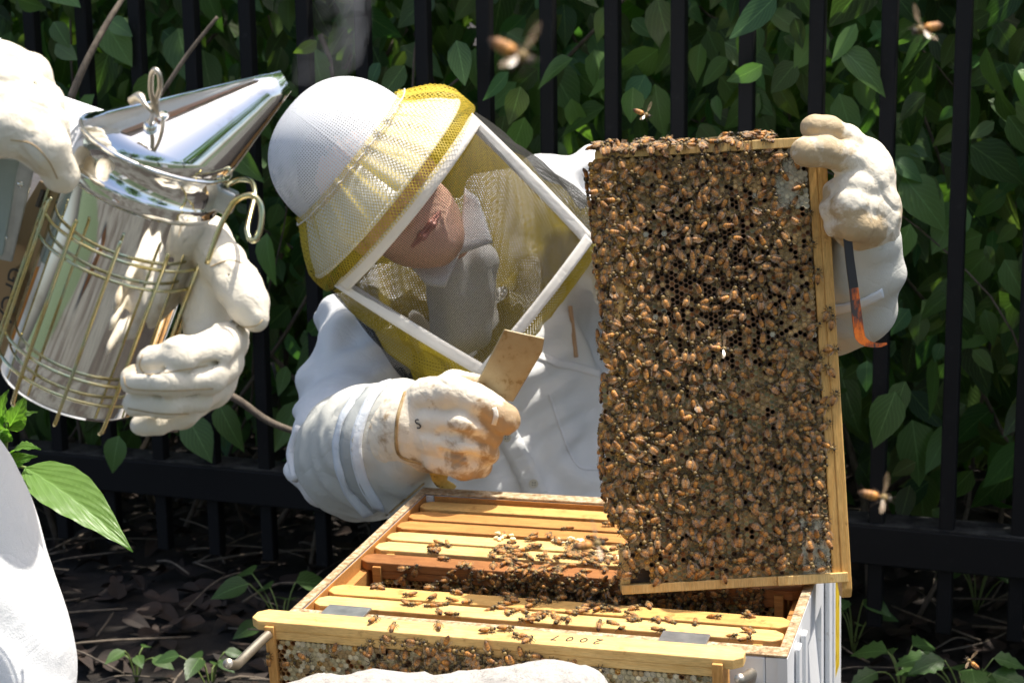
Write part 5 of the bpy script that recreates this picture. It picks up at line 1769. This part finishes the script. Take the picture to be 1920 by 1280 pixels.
def lathe(profile, n=64):
    V = np.concatenate([sring(r, h, n) for r, h in profile]); F = []
    for i in range(len(profile) - 1):
        for k in range(n):
            F.append((i * n + k, i * n + (k + 1) % n, (i + 1) * n + (k + 1) % n, (i + 1) * n + k))
    return V, F


R0 = .0485
v, f = lathe([(0, .001), (R0 - .004, .001), (R0 - .001, .0), (R0, .003), (R0, .03), (R0, .06), (R0, .09), (R0, .12), (R0, SL - .030), (R0 + .0005, SL - .026)])
obj("can", v, f, MAT['steel'], smoker, smooth=True)
v, f = lathe([(R0 + .0002, SL - .030), (R0 + .0018, SL - .028), (R0 + .0024, SL - .0255), (R0 + .0018, SL - .023), (R0 + .0026, SL - .021), (R0 + .0018, SL - .0185), (R0 + .0008, SL - .018), (R0 + .0008, SL - .001), (R0 + .0022, SL + .000), (R0 + .003, SL + .0015), (R0 + .0022, SL + .003), (R0 + .0005, SL + .0032)])
obj("lid_band", v, f, MAT['steel'], smoker, smooth=True)
# oblique cone with a cut spout
tipc = P(535, 152, 1.160)
ta = unit(tipc - ST); t1 = unit(SE1 - ta * (SE1 @ ta)); t2 = np.cross(ta, t1)
n = 72; th = np.linspace(0, 2 * math.pi, n, endpoint=False)
base = SBm + SA * (SL + .0022) + (R0 + .0014) * (np.cos(th)[:, None] * SE1 + np.sin(th)[:, None] * SE2)
tip = tipc + .0072 * (np.cos(th)[:, None] * t1 + np.sin(th)[:, None] * t2)
rows = [base * (1 - t) + tip * t for t in np.linspace(0, 1, 8)]
V = np.concatenate(rows); F = [(i * n + k, i * n + (k + 1) % n, (i + 1) * n + (k + 1) % n, (i + 1) * n + k) for i in range(7) for k in range(n)]
cone = obj("cone_lid", V, F, MAT['steel'], smoker, smooth=True, solid=.0008)
cvb = bvh_of(V, F)
kp, kn = hit(cvb, 283, 240)
M_ = frame_from(kn)
v, f = lathe([(0, 0)], 3) if False else tube_vf([kp - kn * .001, kp + kn * .002, kp + kn * .0045], [.0048, .0048, .0038], 14)
obj("rivet", v, f, MAT['steel'], cone, smooth=True)
kp2, kn2 = hit(cvb, 305, 218)
v, f = tube_vf([kp2 - kn2 * .001, kp2 + kn2 * .0016], [.0042, .0036], 14); obj("rivet", v, f, MAT['steel'], cone, smooth=True)
# wire lifting ring and strap
v, f = tube_vf(smooth_path([kp + kn * .004, P(289, 205, 1.09), P(283, 170, 1.08), P(284, 142, 1.075), P(291, 131, 1.07), P(299, 142, 1.07), P(300, 165, 1.075), P(293, 190, 1.085), P(296, 215, 1.095), kp2 + kn2 * .002], 6), .0016, 8)
obj("lifting_ring", v, f, MAT['rod'], cone, smooth=True)
v, f = tube_vf(smooth_path([P(246, 190, 1.10), P(262, 183, 1.095), P(272, 196, 1.09), P(287, 212, 1.09)], 5), [.003, .0035, .0015, .0012], 8)
obj("ring_clip", v, f, MAT['rod'], cone, smooth=True)
# hinge tab and hook
v, f = box_vf((-.007, -.006, -.008), (.007, .006, .008), (np.stack([SE2, SE1, SA], 1), SBm + SA * (SL - .012) + SE2 * (R0 + .005) * (1 if SE2 @ RT > 0 else -1)))
obj("hinge_tab", v, f, MAT['galv'], smoker, bevel=.002)
sg = 1 if SE2 @ RT > 0 else -1
cage_r = R0 * 1.11
hook = [(388, 495, 1.125), (410, 432, 1.12), (428, 395, 1.118), (445, 374, 1.115), (470, 366, 1.112), (486, 378, 1.112), (491, 400, 1.112), (488, 430, 1.112), (480, 449, 1.113), (469, 448, 1.116), (464, 430, 1.12), (470, 400, 1.13), (478, 365, 1.14), (472, 342, 1.15), (455, 336, 1.155), (435, 342, 1.155), (424, 350, 1.15)]
v, f = tube_vf(smooth_path([P(*q) for q in hook], 6), .0018, 8); obj("hanging_hook", v, f, MAT['wire'], smoker, smooth=True)
# wire cage
for h in (SL - .060, SL - .0745, .030, .0155):
    v, f = tube_vf(sring(cage_r, h, 72), .0012, 6, closed=True); obj("cage_ring", v, f, MAT['wire'], smoker, smooth=True)
for k in range(11):
    a = 2 * math.pi * (k + .38) / 11
    dr = math.cos(a) * SE1 + math.sin(a) * SE2
    ptsr = [SBm + SA * (-.006) + dr * (cage_r - .0005), SBm + SA * .002 + dr * (cage_r + .002), SBm + SA * .05 + dr * (cage_r + .0022), SBm + SA * (SL - .08) + dr * (cage_r + .0022), SBm + SA * (SL - .052) + dr * (cage_r + .0022), SBm + SA * (SL - .047) + dr * (cage_r + .001)]
    v, f = tube_vf(smooth_path(ptsr, 4), .00135, 6); obj("cage_wire", v, f, MAT['wire'], smoker, smooth=True)

# bellows behind the can: bracket plate, vinyl, wooden board, metal strip
def quad_plate(q, th_, name, mat, parent=smoker, bev=.001):
    q = np.array(q); nrm = unit(np.cross(q[1] - q[0], q[-1] - q[0]));
    if nrm @ FW > 0: nrm = -nrm
    m = len(q)
    V = np.concatenate([q, q - nrm * th_]); F = [tuple(range(m)), tuple(range(m, 2 * m))[::-1]] + [(i, m + i, m + (i + 1) % m, (i + 1) % m) for i in range(m)]
    return obj(name, V, F, mat, parent, bevel=bev), nrm


brk, bn = quad_plate([P(74, 338, 1.165), P(118, 362, 1.160), P(128, 410, 1.16), P(-4, 700, 1.215), P(-40, 690, 1.222), P(-60, 560, 1.205)], .0015, "bracket_plate", MAT['bracket'])
bp0 = P(30, 560, 1.19)
bx_ = unit(P(4, 620, 1.2) - P(24, 510, 1.183)); bx_ = unit(bx_ - bn * (bx_ @ bn)); by_ = np.cross(bn, bx_)
text_obj("GPCA", .0165, (np.stack([bx_, by_, bn], 1), (lambda ray: EYE + ray * (((P(128, 410, 1.16) - EYE) @ bn) / (ray @ bn)))(P(19, 556, 1.) - EYE) + bn * .0008), MAT['ink'], smoker, "written_initials", .0002)
q0 = [P(-60, 292, 1.15), P(36, 300, 1.15), P(66, 310, 1.147), P(62, 330, 1.15), P(-30, 690, 1.205), P(-120, 640, 1.2)]
quad_plate([P(-70, 290, 1.14), P(37, 300, 1.145), P(4, 480, 1.165), P(-90, 480, 1.16)], .03, "bellows_side", MAT['vinyl'])
stp, sn = quad_plate([P(36, 299, 1.144), P(66, 308, 1.144), P(22, 492, 1.172), P(-8, 486, 1.170)], .002, "edge_strip", MAT['galv'])
for px, py in ((38, 345), (8, 445)):
    ray = P(px, py, 1.) - EYE; p_ = EYE + ray * (((P(36, 299, 1.144) - EYE) @ sn) / (ray @ sn))
    v, f = tube_vf([p_ - sn * .001, p_ + sn * .0015], [.0026, .002], 10); obj("rivet", v, f, MAT['steel'], stp, smooth=True)
ray = P(76, 372, 1.) - EYE; p_ = EYE + ray * (((P(128, 410, 1.16) - EYE) @ bn) / (ray @ bn))
dv = unit(P(68, 395, 1.165) - P(80, 360, 1.165))
v, f = tube_vf([p_ - dv * .006 + bn * .0004, p_ + dv * .006 + bn * .0004], .0016, 8); obj("slot", v, f, MAT['ink'], brk)
quad_plate([P(-150, 300, 1.19), P(-75, 292, 1.17), P(-110, 640, 1.21), P(-170, 640, 1.23)], .02, "bellows_board", MAT['pine_old'])

# ------------------------------------------------------------------ second beekeeper with the smoker
helper = thing("person", "second beekeeper in white suit and cream gloves holding the smoker", "person", (-.58, 1.30, 0))
zt = lambda x, y, z: np.array([x, y, z])
def folds_leg(p):
    return cloth_folds(p, (.7, .2, .6), .0016, 20, 3., .8) + cloth_folds(p, (-.5, .1, .8), .0014, 34, 6., .8) + .0004 * vnoise(p * 60)
lg = [chain([P(-370, 640, 1.34), P(-238, 870, 1.33), P(-172, 960, 1.33), P(-128, 1060, 1.33), P(-96, 1180, 1.33), P(-70, 1285, 1.33), zt(-.43, 1.28, .42), zt(-.46, 1.32, .10)], [.07, .075, .075, .075, .075, .075, .078, .07], .03, .03),
      chain([zt(-.58, 1.36, .98), zt(-.66, 1.36, .70), zt(-.68, 1.34, .45), zt(-.68, 1.38, .10)], [.13, .115, .09, .07], .03, .03)]
sdf_obj("trousers", lg, .0065, MAT['suit'], helper, folds_leg)
bd = [chain([zt(-.58, 1.34, .98), zt(-.57, 1.40, 1.12), zt(-.43, 1.41, 1.36), zt(-.38, 1.40, 1.46)], [.12, .09, .14, .12], .05, .05),
      chain([zt(-.46, 1.26, 1.48), zt(-.36, 1.54, 1.48)], [.085, .085], .05),
      chain([zt(-.36, 1.54, 1.46), zt(-.60, 1.56, 1.26), P(-90, 215, 1.38), P(160, 305, 1.29)], [.085, .065, .045, .038], .03, .03),
      chain([zt(-.46, 1.24, 1.46), zt(-.66, 1.12, 1.24), P(-210, 130, 1.12), P(-95, 140, 1.13)], [.085, .062, .045, .042], .03, .03)]
sdf_obj("jacket", bd, .008, MAT['suit'], helper, lambda p: cloth_folds(p, (.3, .2, 1), .004, 9, 8.) + .0015 * vnoise(p * 40))
sdf_obj("head", [ell((-.36, 1.37, 1.72), np.eye(3), (.078, .10, .12), .02), chain([zt(-.38, 1.39, 1.50), zt(-.36, 1.38, 1.64)], [.06, .058], .02), chain([zt(-.32, 1.28, 1.72), zt(-.31, 1.26, 1.70)], [.012, .016], .01)], .006, MAT['skin'], helper)
hv, hf2 = [], []
c_h = np.array([-.36, 1.37, 1.78])
V, F = [], []
prof2 = [(.185, -.02), (.15, .0), (.112, .012), (.108, .04), (.09, .085), (.05, .11), (.004, .118)]
nn2 = 40
for r_, h_ in prof2:
    for k in range(nn2):
        a = 2 * math.pi * k / nn2; V.append(c_h + np.array([r_ * math.cos(a), r_ * math.sin(a), h_]))
F = [(i * nn2 + k, i * nn2 + (k + 1) % nn2, (i + 1) * nn2 + (k + 1) % nn2, (i + 1) * nn2 + k) for i in range(len(prof2) - 1) for k in range(nn2)]
obj("hat", V, F, MAT['hat'], helper, smooth=True, solid=.003)
for x, y in ((-.47, 1.32), (-.68, 1.38)):
    sdf_obj("boot", [chain([(x, y + .02, .06), (x + .03, y - .12, .045)], [.055, .045], .03), chain([(x, y + .02, .06), (x, y + .02, .16)], [.055, .06], .03)], .008, MAT['boot'], helper)

# hand round the can
hz = 1.10
lower_hand = [ell(P(400, 590, hz + .075), np.stack([RT, DN, FW]), (.018, .040, .020), .010),
              ell(P(400, 690, hz + .045), np.stack([RT, DN, FW]), (.017, .026, .020), .008),
              chain(pts((390, 462, hz + .075), (418, 495, hz + .058), (448, 540, hz + .042), (466, 572, hz + .036), (480, 598, hz + .032)), [.0165, .0155, .0150, .0140, .0085], .005, .006),
              chain(pts((428, 640, hz + .042), (398, 660, hz + .008), (335, 668, hz - .014), (289, 679, hz - .008)), [.0140, .0128, .0118, .0106], .002, .005),
              chain(pts((422, 678, hz + .038), (390, 704, hz + .006), (312, 714, hz - .016), (254, 714, hz - .006)), [.0140, .0124, .0110, .0098], .0015, .005),
              chain(pts((402, 712, hz + .042), (372, 742, hz + .014), (312, 754, hz - .006), (258, 756, hz + .003)), [.0122, .0110, .0100, .0088], .0015, .005),
              chain(pts((382, 738, hz + .05), (345, 774, hz + .030), (300, 788, hz + .018), (266, 797, hz + .020)), [.0118, .0098, .0088, .0070], .0015, .005),
              chain(pts((410, 640, hz + .07), (395, 530, hz + .10), (372, 460, hz + .125)), [.020, .022, .026], .010, .012),
              cut(pts((425, 668, hz + .010), (385, 688, hz - .008), (300, 696, hz - .022), (262, 698, hz - .014)), [.002, .0022, .0022, .002], .003),
              cut(pts((410, 715, hz + .014), (360, 732, hz - .002), (300, 735, hz - .016), (250, 736, hz - .006)), [.002, .0022, .0022, .002], .003),
              cut(pts((380, 760, hz + .02), (320, 772, hz + .004), (262, 776, hz + .006)), [.002, .002, .002], .003),
              cut(pts((430, 520, hz + .034), (455, 512, hz + .04)), [.0015, .0015], .004)]
def leather2(p):
    return .0008 * vnoise(p * 60) + .0005 * vnoise(p * 150) + .0011 * np.clip(np.sin(2 * math.pi * (p @ np.array([38., 12., 30.]) + 1.6 * vnoise(p * 28))), .55, 1) * (vnoise(p * 30 + 7) > .1)
lower_hand = [q if q[0] != 'chain' else chain(q[1], q[2] * .92, q[3], q[4]) for q in lower_hand]
lhand, LV, LQ = sdf_obj("glove", lower_hand, .002, MAT['glove_clean'], helper, leather2)
lhand["label"] = "cream glove wrapped round the smoker's can"
lb = bvh_of(LV, LQ)
def seam(path, bvh, parent, r=.0004, mat='glove_brown'):
    q = [hit(bvh, a, b_) for a, b_ in lerp_px(path, 10)]
    q = [p_ + n_ * .0002 for p_, n_ in q if p_ is not None]
    q = [q[i] for i in range(len(q)) if i == 0 or np.linalg.norm(q[i] - q[i - 1]) < .012]
    if len(q) < 4: return
    v, f = tube_vf(np.array(q), r, 5); obj("stitched_seam", v, f, MAT[mat], parent, smooth=True)
seam([(268, 665), (262, 685), (278, 702), (330, 695), (390, 685)], lb, lhand)
seam([(232, 706), (245, 728), (320, 732), (400, 728)], lb, lhand)
seam([(240, 765), (300, 775), (360, 775)], lb, lhand)
seam([(436, 600), (455, 612), (480, 610), (492, 600)], lb, lhand)
seam([(395, 500), (430, 488), (458, 495)], lb, lhand)
# hand on the bellows
uz = 1.10
upper_hand = [ell(P(-30, 185, uz + .02), np.stack([RT, DN, FW]), (.036, .034, .030), .012),
              chain(pts((-70, 100, uz + .03), (15, 122, uz + .018), (58, 138, uz + .020), (78, 166, uz + .028)), [.018, .0145, .0132, .0100], .002, .005),
              chain(pts((-60, 150, uz + .012), (35, 166, uz + .002), (80, 192, uz + .006), (96, 226, uz + .014)), [.018, .0145, .0130, .0098], .002, .005),
              chain(pts((-60, 195, uz + .0), (48, 206, uz - .010), (90, 236, uz - .004), (104, 266, uz + .006)), [.018, .0145, .0128, .0095], .002, .005),
              chain(pts((-60, 240, uz + .002), (30, 244, uz - .016), (86, 276, uz - .016), (114, 328, uz - .004)), [.022, .0165, .0148, .0115], .003, .006),
              chain(pts((-40, 200, uz + .03), (-140, 160, uz + .03)), [.034, .036], .014),
              cut(pts((10, 144, uz - .006), (60, 165, uz - .004), (84, 195, uz + .006)), [.002, .002, .002], .003)]
upper_hand = [q if q[0] != 'chain' else chain(q[1], q[2] * .93, q[3], q[4]) for q in upper_hand]
uhand, UV_, UQ_ = sdf_obj("glove", upper_hand, .002, MAT['glove_clean'], helper, leather2)
uhand["label"] = "cream glove squeezing the smoker's bellows"
ub = bvh_of(UV_, UQ_)
seam([(20, 262), (60, 270), (90, 300), (108, 335)], ub, uhand)
# ventilated cuff of the arm that passes behind the smoker
g = []
for t, r_ in zip(np.linspace(0, 1, 9), np.linspace(.040, .036, 9)):
    c_ = P(20, 262, 1.34) * (1 - t) + P(190, 315, 1.28) * t; ax_ = unit(P(190, 315, 1.28) - P(20, 262, 1.34)); e1 = unit(np.cross(ax_, FW)); e2 = np.cross(ax_, e1)
    g.append([c_ + (r_ + .004) * (math.cos(a) * e1 + math.sin(a) * e2) for a in np.linspace(0, 2 * math.pi, 33)])
v, f, uv = grid_vf(g); obj("ventilated_cuff", v, f, MAT['hat_mesh'], lhand, smooth=True, uvs=uv)

# ------------------------------------------------------------------ leafy shoot in front of the fence, at the trouser leg
shoot = thing("leafy_shoot", "bright green leafy shoot with one long drooping leaf, beside the white trouser leg", "plant", ground_pt(-60, 1900) * np.array([1, 1, 0]))
sp = smooth_path([np.array(shoot.location), P(-50, 1200, 1.62), P(0, 960, 1.58), P(8, 850, 1.56), P(12, 790, 1.55)], 6)
v, f = tube_vf(sp, [.004, .0025], 7); obj("stem", v, f, MAT['stem'], shoot, smooth=True)


def big_leaf(base, tip, width, out, droop=.1, sag=.12, tint=1.0, nu=19, nv=30, fold=.25):
    base, tip = np.array(base), np.array(tip); L = np.linalg.norm(tip - base)
    y = unit(tip - base); z = unit(out - y * (out @ y)); x = np.cross(y, z)
    g = []; U = []
    for t in np.linspace(0, 1, nv):
        w = width * .5 * (math.sin(math.pi * t ** .68)) ** .9 * (1 - .4 * t ** 3) + .0002
        row = []
        for s in np.linspace(-1, 1, nu):
            quilt = .0011 * abs(math.sin(math.pi * 7 * (t - abs(s) * .28))) * (1 - abs(s) ** 4) * min(1, abs(s) * 4)
            edge = .0008 * math.sin(40 * t + 3 * s) * abs(s) ** 3
            h = fold * w * abs(s) ** 1.4 + sag * L * math.sin(math.pi * t) + quilt + edge
            row.append(base + y * (L * t) + x * (w * s) + z * h); U.append((s, t))
        g.append(row)
    v, f, uv = grid_vf(g)
    return obj("leaf", v, f, MAT['leaf_fg'], shoot, smooth=True, uvs=np.array(U), cols=np.tile(np.array([tint, tint, tint * .9]), (len(v), 1)))


big_leaf(P(48, 876, 1.55), P(249, 1034, 1.50), .047, unit(-FW * .75 - DN * .6 + RT * .25), tint=1.15, sag=.06)
v, f = tube_vf(smooth_path([P(5, 868, 1.56), P(28, 872, 1.555), P(50, 877, 1.55)], 4), .0014, 6); obj("stalk", v, f, MAT['stem'], shoot, smooth=True)
big_leaf(P(8, 868, 1.56), P(76, 842, 1.52), .022, unit(-FW * .5 - DN * .8), tint=1.1)
big_leaf(P(10, 885, 1.56), P(70, 855, 1.54), .020, unit(-FW * .8 - DN * .5), tint=.9)
big_leaf(P(12, 800, 1.56), P(16, 730, 1.53), .024, unit(-FW * .8 - RT * .5), tint=1.0)
big_leaf(P(14, 805, 1.56), P(50, 738, 1.54), .022, unit(-FW * .8 + RT * .3), tint=.85)
big_leaf(P(14, 806, 1.56), P(70, 772, 1.55), .015, unit(-FW * .6 - DN * .7), tint=.9)
big_leaf(P(8, 830, 1.56), P(-30, 760, 1.52), .026, unit(-FW * .9), tint=1.0)
big_leaf(P(4, 845, 1.56), P(-2, 815, 1.5), .020, unit(-FW * .6 - DN * .7), tint=1.1)

# ------------------------------------------------------------------ smoke drifting off the spout
b = NB("thin_smoke"); nt = b.nt
for l in list(nt.links): nt.links.remove(l)
nt.nodes.remove(b.b)
pv = b.n("ShaderNodeVolumePrincipled"); pv.inputs["Color"].default_value = (.86, .90, .96, 1); pv.inputs["Anisotropy"].default_value = .1
co = b.coord()
pv.inputs["Density"].default_value = 1.0
b.l(pv.outputs[0], b.out.inputs["Volume"]); MAT['smoke'] = b.m
smoke = thing("smoke", "thin grey smoke rising from the smoker's spout past the fence pickets", "smoke", tipc)
smoke["kind"] = "stuff"
wisps = [([(542, 140, 1.07), (560, 118, 1.08), (585, 95, 1.1), (615, 82, 1.12), (640, 60, 1.14), (650, 20, 1.16), (655, -40, 1.2)], [.002, .005, .007, .007, .009, .011, .013]),
         ([(545, 160, 1.07), (575, 140, 1.1), (610, 128, 1.13), (640, 105, 1.16), (655, 75, 1.18), (672, 40, 1.2), (668, 5, 1.2), (680, -40, 1.22)], [.002, .007, .011, .013, .012, .011, .013, .016]),
         ([(600, 45, 1.15), (598, 25, 1.15), (612, 5, 1.16), (610, -30, 1.18)], [.004, .007, .008, .010]),
         ([(615, 75, 1.13), (600, 55, 1.14), (603, 35, 1.14), (620, 28, 1.15)], [.003, .005, .005, .003]),
         ([(660, 110, 1.16), (665, 80, 1.17), (680, 50, 1.18), (674, 22, 1.18), (662, 0, 1.19), (660, -30, 1.2)], [.003, .006, .006, .005, .006, .009]),
         ([(640, 140, 1.16), (665, 100, 1.18), (672, 60, 1.2), (660, 10, 1.22), (668, -50, 1.25)], [.004, .009, .010, .010, .012])]
for w_, rr in wisps:
    v, f = tube_vf(smooth_path([P(*q) for q in w_], 6), rr, 10)
    v = v + .0035 * np.stack([vnoise(v * 45 + 3), vnoise(v * 45 + 9), vnoise(v * 45 + 15)], 1)
    obj("wisp", v, f, MAT['smoke'], smoke, smooth=True)

# ------------------------------------------------------------------ unseen trees and hives added behind the camera for streaks in the smoker's steel
def reflection_tree(x, y, hgt, label, seed):
    r = np.random.default_rng(seed)
    t = thing("tree", label, "tree", (x, y, 0))
    tk = smooth_path([(x, y, -.05), (x + .05, y, hgt * .3), (x - .03, y + .05, hgt * .6), (x, y, hgt * .9)], 4)
    v, f = tube_vf(tk, [hgt * .03, hgt * .008], 9); obj("trunk", v, f, MAT['bark'], t, smooth=True)
    lb_ = []
    its = []
    for k in range(9):
        a = r.uniform(0, 6.28); z0 = hgt * r.uniform(.35, .75); e = np.array([x + hgt * .28 * math.cos(a), y + hgt * .28 * math.sin(a), z0 + hgt * .2])
        lb_.append(tube_vf([np.array([x, y, z0]), e], [hgt * .01, hgt * .003], 5))
        for _ in range(90):
            p_ = e + r.normal(size=3) * hgt * .11
            its.append((p_, leaf_rot(unit(r.normal(size=3) + np.array([0, 0, .8])), unit(r.normal(size=3))), hgt * .075 * r.uniform(.7, 1.3), leaf_tint(r), int(r.integers(4))))
    v, f = merge(lb_); obj("limbs", v, f, MAT['bark'], t, smooth=True)
    V, F, U_, C_ = leaf_cloud(its); o = obj("crown", V, F, MAT['leaf'], t, smooth=True, uvs=U_, cols=C_); tag(o, kind="stuff")


reflection_tree(-3.2, -5.5, 4.6, "round-crowned tree on the lawn opposite the fence", 21)
reflection_tree(1.6, -7.5, 5.6, "tall tree on the lawn opposite the fence", 22)
reflection_tree(5.0, -4.0, 4.2, "short-trunked tree at the lawn's side opposite the fence", 23)
for (x, y, lab) in ((-1.7, -1.6, "closed white hive standing on the lawn opposite the fence"), (.9, -2.3, "closed white hive with a flat steel lid on the lawn")):
    t = thing("hive", lab, "hive", (x, y, 0))  # added hive, meant only for its reflection in the smoker
    for k in range(3):
        v, f = box_vf((x - .2, y - .25, .1 + k * .245), (x + .2, y + .25, .1 + k * .245 + .242)); obj("hive_body", v, f, MAT['paint'], t, bevel=.004)
    v, f = box_vf((x - .22, y - .27, .836), (x + .22, y + .27, .89)); obj("lid", v, f, MAT['galv'], t, bevel=.004)
    v, f = merge([box_vf((x - .2, y - .2, -.02), (x + .2, y - .12, .099)), box_vf((x - .2, y + .12, -.02), (x + .2, y + .2, .099))]); obj("stand", v, f, MAT['pine_brown'], t)
